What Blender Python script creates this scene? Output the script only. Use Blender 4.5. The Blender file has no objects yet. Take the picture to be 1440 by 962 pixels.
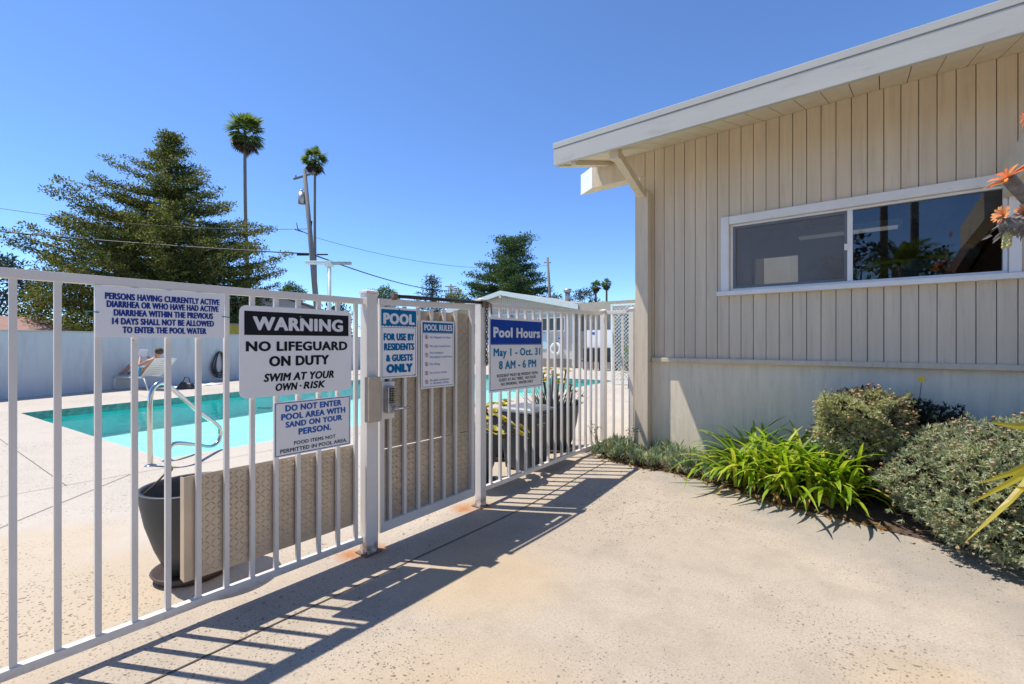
import bpy, bmesh, math, random
import numpy as np
from mathutils import Vector, Matrix, Euler
from mathutils.geometry import tessellate_polygon

R = math.radians
SC = bpy.context.scene
COL = SC.collection

# ------------------------------------------------------------------ camera, world, sun, exposure
cam_d = bpy.data.cameras.new('camera')
cam = bpy.data.objects.new('camera', cam_d); COL.objects.link(cam)
cam.location = (0, 0, 1.28)
cam.rotation_euler = (R(90), 0, R(38.63))
cam_d.sensor_width = 36.0
cam_d.lens = 36.0 * 652 / 1440
cam_d.shift_y = 0.0007
cam_d.clip_start = 0.05
cam_d.clip_end = 3000
SC.camera = cam

SUN_X, SUN_Y = 0.42, 0.225            # ground travel of the sunlight per metre of drop
sun_el = math.atan(1 / math.hypot(SUN_X, SUN_Y))
w = bpy.data.worlds.new('World'); SC.world = w; w.use_nodes = True
nt = w.node_tree
sky = nt.nodes.new('ShaderNodeTexSky')
sky.sky_type = 'NISHITA'; sky.sun_disc = False
sky.sun_elevation = sun_el
sky.sun_rotation = math.atan2(-SUN_X, -SUN_Y)
sky.air_density = 1.0; sky.dust_density = 0.0; sky.ozone_density = 10.0; sky.altitude = 3000
bg = nt.nodes['Background']
nt.links.new(sky.outputs[0], bg.inputs[0]); bg.inputs[1].default_value = 0.15

sun_d = bpy.data.lights.new('sun', 'SUN'); sun_d.energy = 3.6; sun_d.angle = R(0.5); sun_d.color = (1, 0.93, 0.82)
sun = bpy.data.objects.new('sun', sun_d); COL.objects.link(sun)
sun.rotation_euler = Vector((SUN_X, SUN_Y, -1)).to_track_quat('-Z', 'Y').to_euler()
sun.location = (-8, -4, 20)

vs = SC.view_settings
vs.view_transform = 'Standard'; vs.look = 'None'; vs.gamma = 1; vs.use_curve_mapping = False
vs.exposure = 0.75
SC.cycles.max_bounces = 8
SC.cycles.diffuse_bounces = 4
SC.cycles.transparent_max_bounces = 16

# ------------------------------------------------------------------ helpers
def tag(o, label=None, cat=None, group=None, kind=None):
    if label: o['label'] = label
    if cat: o['category'] = cat
    if group: o['group'] = group
    if kind: o['kind'] = kind
    return o

def thing(name, label, cat, loc=(0, 0, 0), rotz=0, group=None):
    o = bpy.data.objects.new(name, None); COL.objects.link(o)
    o.empty_display_size = 0.1
    o.location = loc; o.rotation_euler = (0, 0, rotz)
    return tag(o, label, cat, group)

def link_mesh(name, me, m, parent=None, smooth=False):
    o = bpy.data.objects.new(name, me); COL.objects.link(o)
    ms = m if isinstance(m, (list, tuple)) else [m]
    for x in ms: me.materials.append(x)
    if parent: o.parent = parent
    if smooth:
        me.polygons.foreach_set('use_smooth', [True] * len(me.polygons))
    return o

class MB:
    """collects shapes and links them as one mesh object"""
    def __init__(s): s.v = []; s.f = []; s.m = []
    def add(s, vs_, fs_, mi=0):
        n = len(s.v); s.v += [tuple(p) for p in vs_]
        s.f += [tuple(i + n for i in f) for f in fs_]; s.m += [mi] * len(fs_); return s
    def box(s, x0, x1, y0, y1, z0, z1, mi=0, mat=None):
        p = [Vector((x, y, z)) for z in (z0, z1) for y in (y0, y1) for x in (x0, x1)]
        if mat: p = [mat @ q for q in p]
        return s.add(p, [(0, 2, 3, 1), (4, 5, 7, 6), (0, 1, 5, 4), (2, 6, 7, 3), (0, 4, 6, 2), (1, 3, 7, 5)], mi)
    def bar(s, a, b, wx, wy, mi=0, up=(0, 0, 1)):
        a = Vector(a); b = Vector(b); d = (b - a).normalized(); u = Vector(up)
        if abs(d.dot(u)) > 0.99: u = Vector((1, 0, 0))
        sx = d.cross(u).normalized() * wx / 2; sy = sx.cross(d).normalized() * wy / 2
        p = [a - sx - sy, a + sx - sy, a + sx + sy, a - sx + sy, b - sx - sy, b + sx - sy, b + sx + sy, b - sx + sy]
        return s.add(p, [(0, 3, 2, 1), (4, 5, 6, 7), (0, 1, 5, 4), (1, 2, 6, 5), (2, 3, 7, 6), (3, 0, 4, 7)], mi)
    def tube(s, pts, r, seg=8, mi=0, cap=True):
        pts = [Vector(p) for p in pts]; n = len(pts)
        rr = r if isinstance(r, (list, tuple)) else [r] * n
        base = len(s.v); prev = None
        for i, p in enumerate(pts):
            d = (pts[min(i + 1, n - 1)] - pts[max(i - 1, 0)]).normalized()
            if prev is None:
                u = Vector((0, 0, 1)) if abs(d.z) < 0.9 else Vector((1, 0, 0))
                a = d.cross(u).normalized()
            else:
                a = (prev - d * prev.dot(d)).normalized()
            prev = a; b = d.cross(a)
            for k in range(seg):
                t = 2 * math.pi * k / seg
                s.v.append(tuple(p + (a * math.cos(t) + b * math.sin(t)) * rr[i]))
        for i in range(n - 1):
            for k in range(seg):
                k2 = (k + 1) % seg
                s.f.append((base + i * seg + k, base + i * seg + k2, base + (i + 1) * seg + k2, base + (i + 1) * seg + k)); s.m.append(mi)
        if cap:
            s.f.append(tuple(base + k for k in range(seg))[::-1]); s.m.append(mi)
            s.f.append(tuple(base + (n - 1) * seg + k for k in range(seg))); s.m.append(mi)
        return s
    def lathe(s, prof, seg=24, c=(0, 0, 0), mi=0):
        base = len(s.v); n = len(prof)
        for r, z in prof:
            for k in range(seg):
                t = 2 * math.pi * k / seg
                s.v.append((c[0] + r * math.cos(t), c[1] + r * math.sin(t), c[2] + z))
        for i in range(n - 1):
            for k in range(seg):
                k2 = (k + 1) % seg
                s.f.append((base + i * seg + k, base + i * seg + k2, base + (i + 1) * seg + k2, base + (i + 1) * seg + k)); s.m.append(mi)
        return s
    def ball(s, c, r, seg=8, rings=5, mi=0):
        rx, ry, rz = r if isinstance(r, (list, tuple)) else (r, r, r)
        base = len(s.v)
        for i in range(rings + 1):
            ph = math.pi * i / rings
            for k in range(seg):
                t = 2 * math.pi * k / seg
                s.v.append((c[0] + rx * math.sin(ph) * math.cos(t), c[1] + ry * math.sin(ph) * math.sin(t), c[2] + rz * math.cos(ph)))
        for i in range(rings):
            for k in range(seg):
                k2 = (k + 1) % seg
                s.f.append((base + i * seg + k, base + (i + 1) * seg + k, base + (i + 1) * seg + k2, base + i * seg + k2)); s.m.append(mi)
        return s
    def torus(s, c, R0, r, axis='z', seg=24, sub=8, mi=0):
        pts = []
        base = len(s.v)
        for i in range(seg):
            a = 2 * math.pi * i / seg
            for k in range(sub):
                b = 2 * math.pi * k / sub
                x = (R0 + r * math.cos(b)) * math.cos(a); y = (R0 + r * math.cos(b)) * math.sin(a); z = r * math.sin(b)
                p = {'z': (x, y, z), 'x': (z, x, y), 'y': (x, z, y)}[axis]
                s.v.append((c[0] + p[0], c[1] + p[1], c[2] + p[2]))
        for i in range(seg):
            for k in range(sub):
                i2 = (i + 1) % seg; k2 = (k + 1) % sub
                s.f.append((base + i * sub + k, base + i2 * sub + k, base + i2 * sub + k2, base + i * sub + k2)); s.m.append(mi)
        return s
    def ribbon(s, pts, widths, side, fold=0.0, mi=0):
        """a leaf blade: a strip along pts, folded along its middle"""
        base = len(s.v); n = len(pts); side = Vector(side)
        for i, p in enumerate(pts):
            p = Vector(p); d = (Vector(pts[min(i + 1, n - 1)]) - Vector(pts[max(i - 1, 0)])).normalized()
            sd = (side - d * side.dot(d)).normalized(); up = sd.cross(d).normalized()
            if up.z < 0: up = -up
            wd = widths[i] / 2
            s.v += [tuple(p - sd * wd + up * fold * wd), tuple(p), tuple(p + sd * wd + up * fold * wd)]
        for i in range(n - 1):
            a = base + i * 3
            s.f += [(a, a + 1, a + 4, a + 3), (a + 1, a + 2, a + 5, a + 4)]; s.m += [mi, mi]
        return s
    def build(s, name, m, parent=None, smooth=False, bevel=0):
        me = bpy.data.meshes.new(name); me.from_pydata(s.v, [], s.f); me.update()
        o = link_mesh(name, me, m, parent, smooth)
        if isinstance(m, (list, tuple)): me.polygons.foreach_set('material_index', s.m)
        if bevel:
            b = o.modifiers.new('bevel', 'BEVEL'); b.width = bevel; b.segments = 2; b.limit_method = 'ANGLE'; b.angle_limit = R(40)
        return o

def quads_obj(name, q, m, parent=None):
    """q: (N,4,3) array of leaf faces"""
    q = np.asarray(q, dtype=np.float32); n = len(q)
    me = bpy.data.meshes.new(name)
    me.vertices.add(n * 4); me.loops.add(n * 4); me.polygons.add(n)
    me.vertices.foreach_set('co', q.reshape(-1))
    me.loops.foreach_set('vertex_index', np.arange(n * 4, dtype=np.int32))
    me.polygons.foreach_set('loop_start', np.arange(0, n * 4, 4, dtype=np.int32))
    me.polygons.foreach_set('loop_total', np.full(n, 4, dtype=np.int32))
    me.update(calc_edges=True)
    return link_mesh(name, me, m, parent)

def unit(a): return a / np.maximum(np.linalg.norm(a, axis=-1, keepdims=True), 1e-9)

def leaves(rng, cen, dirs, length, width, jit=0.25):
    """diamond leaf faces starting at cen and pointing along dirs"""
    n = len(cen); d = unit(dirs)
    L = length * (1 + jit * rng.standard_normal(n))[:, None]; W = width * (1 + jit * rng.standard_normal(n))[:, None]
    s = unit(np.cross(d, rng.standard_normal((n, 3))))
    return np.stack([cen, cen + d * L * .5 + s * W * .5, cen + d * L, cen + d * L * .5 - s * W * .5], axis=1)

def clumps(rng, cen, spread, n, length, width, up=0.3):
    cen = np.asarray(cen); k = len(cen)
    c = np.repeat(cen, n, axis=0)
    off = np.clip(rng.standard_normal((k * n, 3)), -1.7, 1.7) * np.asarray(spread) * .55
    d = rng.standard_normal((k * n, 3)); d[:, 2] += up
    d += off / np.max(spread)
    return leaves(rng, c + off, d, length, width)

# ------------------------------------------------------------------ materials
def mat(name): 
    m = bpy.data.materials.new(name); m.use_nodes = True
    return m, m.node_tree, m.node_tree.nodes['Principled BSDF']

def N(t, typ, **kw):
    n = t.nodes.new(typ)
    for k, v in kw.items():
        if k.startswith('i_'):
            n.inputs[k[2:].replace('_', ' ')].default_value = v
        else: setattr(n, k, v)
    return n

def ramp(t, fac, stops):
    r = t.nodes.new('ShaderNodeValToRGB'); e = r.color_ramp.elements
    while len(e) < len(stops): e.new(0.5)
    for i, (p, c) in enumerate(stops):
        e[i].position = p; e[i].color = (*c, 1) if len(c) == 3 else c
    t.links.new(fac, r.inputs[0]); return r.outputs[0]

def mix(t, fac, a, b, mode='MIX'):
    n = t.nodes.new('ShaderNodeMix'); n.data_type = 'RGBA'; n.blend_type = mode
    for s, v in ((n.inputs[0], fac), (n.inputs[6], a), (n.inputs[7], b)):
        if hasattr(v, 'links') or isinstance(v, bpy.types.NodeSocket): t.links.new(v, s)
        elif isinstance(v, (int, float)): s.default_value = v
        else: s.default_value = (*v, 1)
    return n.outputs[2]

def math_(t, op, a, b=None):
    n = t.nodes.new('ShaderNodeMath'); n.operation = op
    for s, v in zip(n.inputs, (a, b)):
        if v is None: continue
        if isinstance(v, bpy.types.NodeSocket): t.links.new(v, s)
        else: s.default_value = v
    return n.outputs[0]

def noise(t, vec, scale, detail=4, rough=.55):
    n = N(t, 'ShaderNodeTexNoise'); n.inputs['Scale'].default_value = scale; n.inputs['Detail'].default_value = detail; n.inputs['Roughness'].default_value = rough
    if vec is not None: t.links.new(vec, n.inputs['Vector'])
    return n.outputs['Fac']

def bump(t, b, h, strength, dist=.01):
    n = N(t, 'ShaderNodeBump'); n.inputs['Strength'].default_value = strength; n.inputs['Distance'].default_value = dist
    t.links.new(h, n.inputs['Height']); t.links.new(n.outputs[0], b.inputs['Normal'])

def simple(name, col, rough=.5, metal=0.0, var=.12, scale=6, bmp=0.0, bscale=60, spec=.5, stretch=None, dirt=None, dirt_at=(.62, .78)):
    m, t, b = mat(name)
    pos = t.nodes.new('ShaderNodeTexCoord').outputs['Object']
    if stretch:
        mp = N(t, 'ShaderNodeMapping'); mp.inputs['Scale'].default_value = stretch; t.links.new(pos, mp.inputs[0]); pos = mp.outputs[0]
    f = noise(t, pos, scale)
    c = ramp(t, f, [(.3, tuple(x * (1 - var) for x in col)), (.7, tuple(min(1, x * (1 + var)) for x in col))])
    if dirt:
        g = ramp(t, noise(t, pos, scale * 2.7, 6, .65), [(dirt_at[0], (0, 0, 0)), (dirt_at[1], (1, 1, 1))])
        c = mix(t, g, c, dirt)
    t.links.new(c, b.inputs['Base Color'])
    b.inputs['Roughness'].default_value = rough; b.inputs['Metallic'].default_value = metal
    b.inputs['Specular IOR Level'].default_value = spec
    if bmp: bump(t, b, noise(t, pos, bscale, 3), bmp)
    return m

def leafmat(name, cols, trans=.35, rough=.55, scale=1.2, spec=.3):
    """leaf colours vary per leaf and slowly from clump to clump"""
    m, t, b = mat(name)
    geo = t.nodes.new('ShaderNodeNewGeometry')
    pos = t.nodes.new('ShaderNodeTexCoord').outputs['Object']
    f = math_(t, 'ADD', math_(t, 'MULTIPLY', geo.outputs['Random Per Island'], .62), math_(t, 'MULTIPLY', noise(t, pos, scale, 3), .5))
    f = math_(t, 'SUBTRACT', f, .06)
    n = len(cols)
    c = ramp(t, f, [(.12 + .76 * i / max(1, n - 1), cc) for i, cc in enumerate(cols)])
    t.links.new(c, b.inputs['Base Color']); b.inputs['Roughness'].default_value = rough; b.inputs['Specular IOR Level'].default_value = spec
    tr = N(t, 'ShaderNodeBsdfTranslucent'); t.links.new(mix(t, 1.0, c, (1.25, 1.3, .7), 'MULTIPLY'), tr.inputs[0])
    ms = N(t, 'ShaderNodeMixShader'); ms.inputs[0].default_value = trans
    t.links.new(b.outputs[0], ms.inputs[1]); t.links.new(tr.outputs[0], ms.inputs[2])
    t.links.new(ms.outputs[0], t.nodes['Material Output'].inputs[0])
    return m

def spots(t, pos, pts):
    """soft round stain mask at given places (x, y, radius)"""
    out = None
    for x, y, r in pts:
        d = N(t, 'ShaderNodeVectorMath', operation='DISTANCE'); t.links.new(pos, d.inputs[0]); d.inputs[1].default_value = (x, y, 0)
        f = math_(t, 'SUBTRACT', 1.0, math_(t, 'DIVIDE', d.outputs['Value'], r))
        f = math_(t, 'MAXIMUM', f, 0.0)
        out = f if out is None else math_(t, 'MAXIMUM', out, f)
    return out

def concrete(name, c0, c1, stain, stain_pts, rust_pts, pit=.75):
    m, t, b = mat(name)
    pos = t.nodes.new('ShaderNodeNewGeometry').outputs['Position']
    flat = N(t, 'ShaderNodeMapping'); flat.inputs['Scale'].default_value = (1, 1, 0); t.links.new(pos, flat.inputs[0]); p2 = flat.outputs[0]
    c = ramp(t, noise(t, p2, .55, 5, .6), [(.32, c0), (.68, c1)])
    c = mix(t, ramp(t, noise(t, p2, 3.2, 6, .68), [(.45, (0, 0, 0)), (.75, (1, 1, 1))]), c, tuple(x * .86 for x in c0))
    c = mix(t, ramp(t, noise(t, p2, 95, 3, .7), [(.40, (.0, .0, .0)), (.72, (.6, .6, .6))]), c, tuple(x * .62 for x in c0))
    sx_ = N(t, 'ShaderNodeSeparateXYZ'); t.links.new(p2, sx_.inputs[0])
    far = ramp(t, math_(t, 'ADD', math_(t, 'MULTIPLY', sx_.outputs[0], -.2), math_(t, 'MULTIPLY', noise(t, p2, .8, 4), .5)), [(.75, (0, 0, 0)), (1.0, (.6, .6, .6))])
    c = mix(t, far, c, (.555, .515, .455))      # the pool side is scrubbed paler
    if stain_pts:
        s = math_(t, 'MULTIPLY', spots(t, p2, stain_pts), math_(t, 'MULTIPLY', noise(t, p2, 2.4, 4), 1.7))
        c = mix(t, math_(t, 'MINIMUM', s, .40), c, stain)
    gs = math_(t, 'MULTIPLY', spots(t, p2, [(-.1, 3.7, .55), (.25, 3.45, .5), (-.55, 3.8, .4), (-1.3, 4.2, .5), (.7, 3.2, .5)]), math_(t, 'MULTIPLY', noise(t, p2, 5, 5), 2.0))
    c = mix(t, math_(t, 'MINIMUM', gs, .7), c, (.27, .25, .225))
    if rust_pts:
        s = math_(t, 'MULTIPLY', spots(t, p2, rust_pts), math_(t, 'MULTIPLY', noise(t, p2, 14, 4), 2.0))
        c = mix(t, math_(t, 'MINIMUM', s, .85), c, (.38, .15, .04))
    # pits in the broom finish
    h = None
    for sc, thr, gate in ((15, .11, .80), (31, .16, .62), (60, .22, .45)):
        wv = N(t, 'ShaderNodeTexNoise'); wv.inputs['Scale'].default_value = sc * 1.4; t.links.new(p2, wv.inputs['Vector'])
        vm = N(t, 'ShaderNodeVectorMath', operation='MULTIPLY_ADD'); t.links.new(wv.outputs['Color'], vm.inputs[0]); vm.inputs[1].default_value = (.9 / sc,) * 3; t.links.new(p2, vm.inputs[2])
        vr = N(t, 'ShaderNodeTexVoronoi'); vr.inputs['Scale'].default_value = sc; vr.voronoi_dimensions = '2D'; t.links.new(vm.outputs[0], vr.inputs['Vector'])
        sep = N(t, 'ShaderNodeSeparateColor'); t.links.new(vr.outputs['Color'], sep.inputs[0])
        rad = math_(t, 'MULTIPLY', math_(t, 'GREATER_THAN', sep.outputs[0], gate), math_(t, 'ADD', math_(t, 'MULTIPLY', sep.outputs[1], thr), .04))
        reg = ramp(t, noise(t, p2, .75, 3), [(.40, (.0, .0, .0)), (.62, (1, 1, 1))])
        rad = math_(t, 'MULTIPLY', rad, math_(t, 'ADD', math_(t, 'MULTIPLY', reg, .9), .25))
        k = math_(t, 'LESS_THAN', vr.outputs['Distance'], rad)
        h = k if h is None else math_(t, 'MAXIMUM', h, k)
    c = mix(t, math_(t, 'MULTIPLY', h, pit), c, (.13, .11, .09))
    t.links.new(c, b.inputs['Base Color']); b.inputs['Roughness'].default_value = .9; b.inputs['Specular IOR Level'].default_value = .2
    hh = math_(t, 'SUBTRACT', math_(t, 'MULTIPLY', noise(t, p2, 120, 4, .7), .5), math_(t, 'MULTIPLY', h, .7))
    bump(t, b, hh, .55, .006)
    return m

M = {}
M['patio'] = concrete('weathered_concrete', (.415, .352, .280), (.495, .425, .345), (.50, .375, .22),
                      [(-1.0, .9, .8), (.2, 2.2, .4), (-.1, 1.7, .4), (.4, 1.4, .6), (-1.7, 1.9, .5), (-3.2, .35, .8), (-2.9, 3.9, .5), (-4.0, .3, .7)],
                      [(-2.47, 2.69, .13), (-2.52, 2.58, .14), (-2.46, 1.69, .13), (-2.5, 1.58, .12)])
M['joint'] = simple('joint_dark', (.09, .075, .06), .95)
M['soil'] = simple('soil', (.085, .055, .038), .95, var=.5, scale=25, bmp=.8, bscale=80)
M['earth'] = simple('far_earth', (.20, .17, .11), .95, var=.3, scale=.15)
def whitepaint(name, col, rust=.02):
    m, t, b = mat(name)
    pos = t.nodes.new('ShaderNodeNewGeometry').outputs['Position']
    c = ramp(t, noise(t, pos, 3, 5), [(.3, tuple(x * .88 for x in col)), (.7, col)])
    c = mix(t, ramp(t, noise(t, pos, 22, 5, .7), [(.66, (0, 0, 0)), (.80, (.45, .45, .45))]), c, tuple(x * .55 for x in col))
    r = ramp(t, noise(t, pos, 9, 6, .75), [(.665, (0, 0, 0)), (.75, (1, 1, 1))])
    sz = N(t, 'ShaderNodeSeparateXYZ'); t.links.new(pos, sz.inputs[0])
    low = math_(t, 'MULTIPLY', ramp(t, sz.outputs[2], [(.02, (1, 1, 1)), (.10, (0, 0, 0))]), ramp(t, noise(t, pos, 26, 4), [(.40, (0, 0, 0)), (.60, (1, 1, 1))]))
    r = math_(t, 'MAXIMUM', math_(t, 'MULTIPLY', r, .8), low)
    c = mix(t, r, c, (.27, .11, .035))
    t.links.new(c, b.inputs['Base Color']); b.inputs['Roughness'].default_value = .42
    bump(t, b, noise(t, pos, 90, 3), .12, .004)
    return m
M['steel'] = whitepaint('white_painted_steel', (.78, .735, .67))
M['plate'] = None
def alu(name, col, rough):
    m, t, b = mat(name)
    pos = t.nodes.new('ShaderNodeTexCoord').outputs['Object']
    c = ramp(t, noise(t, pos, 5, 5), [(.3, tuple(x * .8 for x in col)), (.7, col)])
    t.links.new(c, b.inputs['Base Color']); b.inputs['Metallic'].default_value = .5; b.inputs['Roughness'].default_value = rough
    bump(t, b, noise(t, pos, 18, 3), .25, .006)
    return m
M['plate'] = alu('tread_plate', (.58, .48, .36), .40)
M['chrome'] = simple('stainless_steel', (.62, .62, .60), .18, 1.0, var=.06)
M['galv'] = simple('galvanised', (.42, .42, .42), .45, .8, var=.25, scale=20)
M['rusty'] = simple('rusty_steel', (.22, .15, .11), .8, .3, var=.5, scale=40, bmp=.4)
M['black'] = simple('black_plastic', (.025, .026, .028), .45)
M['tan_metal'] = simple('tan_metal', (.50, .41, .30), .55, var=.15, dirt=(.25, .14, .06), dirt_at=(.66, .8))
M['pot'] = simple('dark_pot', (.042, .050, .056), .55, var=.18, scale=4, dirt=(.16, .16, .15), dirt_at=(.6, .85))
M['pot_in'] = simple('pot_inside', (.05, .058, .056), .8)
M['saucer'] = simple('brown_saucer', (.075, .05, .04), .6)
M['siding'] = simple('beige_siding', (.68, .58, .44), .72, var=.07, scale=2.5, bmp=.2, bscale=40, stretch=(5, 5, .3), spec=.2, dirt=(.52, .45, .36), dirt_at=(.52, .80))
M['lower'] = simple('painted_lower_wall', (.84, .745, .57), .75, var=.08, scale=3, bmp=.3, bscale=45, stretch=(4, 4, .5), dirt=(.64, .58, .47), dirt_at=(.5, .85), spec=.25)
M['groove'] = simple('groove_shadow_board', (.27, .225, .165), .9)
M['white'] = simple('white_trim', (.80, .79, .76), .5, var=.05, dirt=(.5, .47, .42), dirt_at=(.62, .85))
M['fascia'] = simple('fascia_paint', (.47, .47, .43), .6, var=.06, scale=1.5, stretch=(.6, 3, 3), dirt=(.36, .33, .28), dirt_at=(.55, .85), bmp=.1)
M['soffit'] = simple('soffit_paint', (.70, .60, .45), .7, var=.06)
M['roofing'] = simple('roofing', (.32, .31, .29), .9, var=.2, scale=30, bmp=.5)
M['inside'] = simple('room_wall', (.44, .34, .24), .8)
M['inside_floor'] = simple('room_floor', (.16, .11, .07), .6)
M['blue_lamp'] = simple('blue_lantern', (.30, .58, .78), .6)
M['screen_frame'] = simple('bronze_frame', (.17, .17, .17), .5, .5)
M['gate_black'] = simple('black_tube', (.018, .018, .02), .35)

def glass(name, ior, tint=(.93, .95, .94)):
    m, t, b = mat(name); t.nodes.remove(b)
    tr = N(t, 'ShaderNodeBsdfTransparent'); tr.inputs[0].default_value = (*tint, 1)
    gl = N(t, 'ShaderNodeBsdfGlossy'); gl.inputs['Roughness'].default_value = .0
    fr = N(t, 'ShaderNodeFresnel'); fr.inputs[0].default_value = ior
    ms = N(t, 'ShaderNodeMixShader')
    t.links.new(fr.outputs[0], ms.inputs[0]); t.links.new(tr.outputs[0], ms.inputs[1]); t.links.new(gl.outputs[0], ms.inputs[2])
    t.links.new(ms.outputs[0], t.nodes['Material Output'].inputs[0])
    return m, t, gl, fr
M['glass'] = glass('window_glass', 2.0, (.70, .73, .73))[0]
m_, t_, gl_, fr_ = glass('pool_water', 1.33, (.74, .97, .975))
p_ = t_.nodes.new('ShaderNodeNewGeometry').outputs['Position']
bn = N(t_, 'ShaderNodeBump'); bn.inputs['Strength'].default_value = .35; bn.inputs['Distance'].default_value = .03
t_.links.new(noise(t_, p_, 2.6, 3), bn.inputs['Height']); t_.links.new(bn.outputs[0], gl_.inputs['Normal']); t_.links.new(bn.outputs[0], fr_.inputs['Normal'])
M['water'] = m_
m_, t_, b_ = mat('insect_screen')
tr_ = N(t_, 'ShaderNodeBsdfTransparent'); ms_ = N(t_, 'ShaderNodeMixShader'); ms_.inputs[0].default_value = .55
b_.inputs['Base Color'].default_value = (.20, .19, .175, 1)
t_.links.new(tr_.outputs[0], ms_.inputs[1]); t_.links.new(b_.outputs[0], ms_.inputs[2]); t_.links.new(ms_.outputs[0], t_.nodes['Material Output'].inputs[0])
M['screen'] = m_
M['plaster'] = simple('pool_plaster', (.60, .88, .82), .7, var=.04, scale=1.5)
M['pool_tile'] = simple('pool_tile', (.06, .22, .20), .4, var=.4, scale=12)
M['pool_wall'] = simple('shaded_wall_plaster', (.0, .60, .62), .6, var=.1)  # pool wall plaster with its shade painted in as deeper turquoise

M['sign_white'] = simple('sign_white', (.84, .82, .80), .4, var=.03)
for nme, c in dict(ink_black=(.012, .014, .018), ink_navy=(.022, .05, .27), ink_blue=(.03, .12, .40), ink_cyan=(.0, .14, .33), ink_teal=(.0, .20, .40), ink_royal=(.005, .055, .33), ink_grey=(.045, .05, .07), ink_red=(.5, .06, .05), ink_white=(.74, .74, .75), tie_cyan=(.0, .22, .36)).items():
    M[nme] = simple(nme, c, .55, var=.05, spec=.15)

M['redwood'] = leafmat('redwood_leaves', [(.018, .040, .018), (.055, .085, .026), (.13, .155, .042), (.23, .22, .060), (.32, .25, .08)], .32, scale=.35, spec=.12)
M['cedar'] = leafmat('cedar_leaves', [(.02, .050, .028), (.06, .11, .040), (.14, .20, .06)], .25, scale=.4, spec=.12)
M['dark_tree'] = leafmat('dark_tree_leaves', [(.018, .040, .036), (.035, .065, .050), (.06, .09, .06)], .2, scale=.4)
M['bush'] = leafmat('bush_leaves', [(.03, .07, .02), (.07, .13, .03), (.14, .20, .05)], .3)
M['olive'] = leafmat('olive_leaves', [(.10, .13, .03), (.22, .22, .06), (.30, .27, .10)], .3)
M['palm'] = leafmat('palm_leaves', [(.06, .11, .04), (.14, .21, .06), (.28, .33, .11)], .4, scale=.6)
M['palm_dead'] = leafmat('dead_palm_leaves', [(.06, .045, .03), (.13, .10, .06), (.20, .16, .10)], .1)
M['bark'] = simple('bark', (.13, .10, .075), .9, var=.4, scale=8, bmp=.6)
M['palm_bark'] = simple('palm_trunk', (.22, .18, .145), .9, var=.3, scale=3, bmp=.5, stretch=(1, 1, 6))
M['pole_wood'] = simple('weathered_pole', (.20, .185, .17), .9, var=.25, scale=3, stretch=(8, 8, .5))
M['strap'] = leafmat('strap_leaves', [(.07, .15, .012), (.16, .29, .018), (.30, .43, .026), (.46, .51, .05), (.52, .43, .10)], .42, .42, 3.0, .3)
M['strap_dead'] = leafmat('dead_strap_leaves', [(.28, .15, .05), (.46, .25, .08), (.42, .34, .16)], .3)
M['grey_leaf'] = leafmat('grey_green_leaves', [(.20, .22, .11), (.36, .40, .21), (.50, .53, .31), (.58, .57, .36), (.54, .44, .24)], .34, .65, 5.0, .15)
M['grey_leaf_cool'] = leafmat('blue_green_leaves', [(.15, .19, .125), (.28, .34, .23), (.42, .47, .32), (.52, .54, .37), (.46, .37, .20)], .32, .65, 5.0, .15)
M['dry_flower'] = leafmat('dry_flower_heads', [(.22, .13, .07), (.38, .25, .14), (.52, .40, .26)], .1)
M['twig'] = simple('twigs', (.12, .08, .05), .9, var=.3)
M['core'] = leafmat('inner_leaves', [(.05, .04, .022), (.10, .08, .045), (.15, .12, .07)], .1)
M['chalk'] = leafmat('chalkstick_leaves', [(.10, .20, .17), (.20, .32, .25), (.32, .42, .27), (.46, .44, .20), (.52, .36, .20)], .25, .5, 7)
M['yellow_blade'] = leafmat('flax_blade', [(.30, .27, .02), (.42, .36, .03), (.36, .24, .04)], .4, .35, 4, .5)
M['aeonium'] = leafmat('aeonium_leaves', [(.42, .30, .05), (.58, .47, .07), (.36, .40, .06), (.60, .34, .10)], .3, .4, 4)
M['aloe_dark'] = leafmat('aloe_leaves', [(.05, .09, .065), (.09, .13, .10), (.13, .17, .11)], .1)
M['aloe_red'] = leafmat('red_rosette', [(.55, .08, .04), (.65, .17, .05), (.70, .32, .10)], .3)
M['aloe_orange'] = leafmat('orange_rosette', [(.60, .19, .06), (.72, .30, .11), (.75, .42, .2)], .3)
M['aloe_pale'] = leafmat('pale_buds', [(.55, .52, .20), (.66, .62, .32)], .3)
M['aloe_stem'] = simple('scaly_stem', (.18, .165, .15), .9, var=.4, scale=30, bmp=.8, bscale=70)
M['flower_yellow'] = simple('yellow_petal', (.75, .50, .02), .6)
M['skin'] = simple('skin', (.46, .25, .17), .55, var=.05)
M['hair'] = simple('brown_hair', (.07, .04, .02), .7)
M['towel_blue'] = simple('blue_cloth', (.10, .42, .62), .9)
M['paper'] = simple('paper', (.70, .72, .78), .8)
M['plastic_white'] = simple('white_plastic', (.72, .74, .72), .45, var=.05)
M['wall_paint'] = simple('grey_wall_paint', (.58, .59, .59), .8, var=.06, scale=.9, bmp=.2, bscale=20, stretch=(2, 2, .35), dirt=(.47, .47, .46), dirt_at=(.5, .8))
M['house_wall'] = simple('pale_house_wall', (.52, .50, .45), .8, var=.05, scale=1)
M['house_trim'] = simple('pale_green_trim', (.58, .66, .63), .6, var=.04)
M['house_tan'] = simple('tan_fascia', (.42, .36, .28), .8, var=.06)
M['house_kick'] = simple('brown_base', (.25, .21, .17), .9)
M['dark_glass'] = simple('dark_window', (.035, .05, .048), .12, var=.1)
M['roof_red'] = simple('brown_red_roof', (.33, .20, .16), .9, var=.15, scale=4)
M['roof_grey'] = simple('grey_roof', (.36, .345, .33), .9, var=.1, scale=2)
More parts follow.
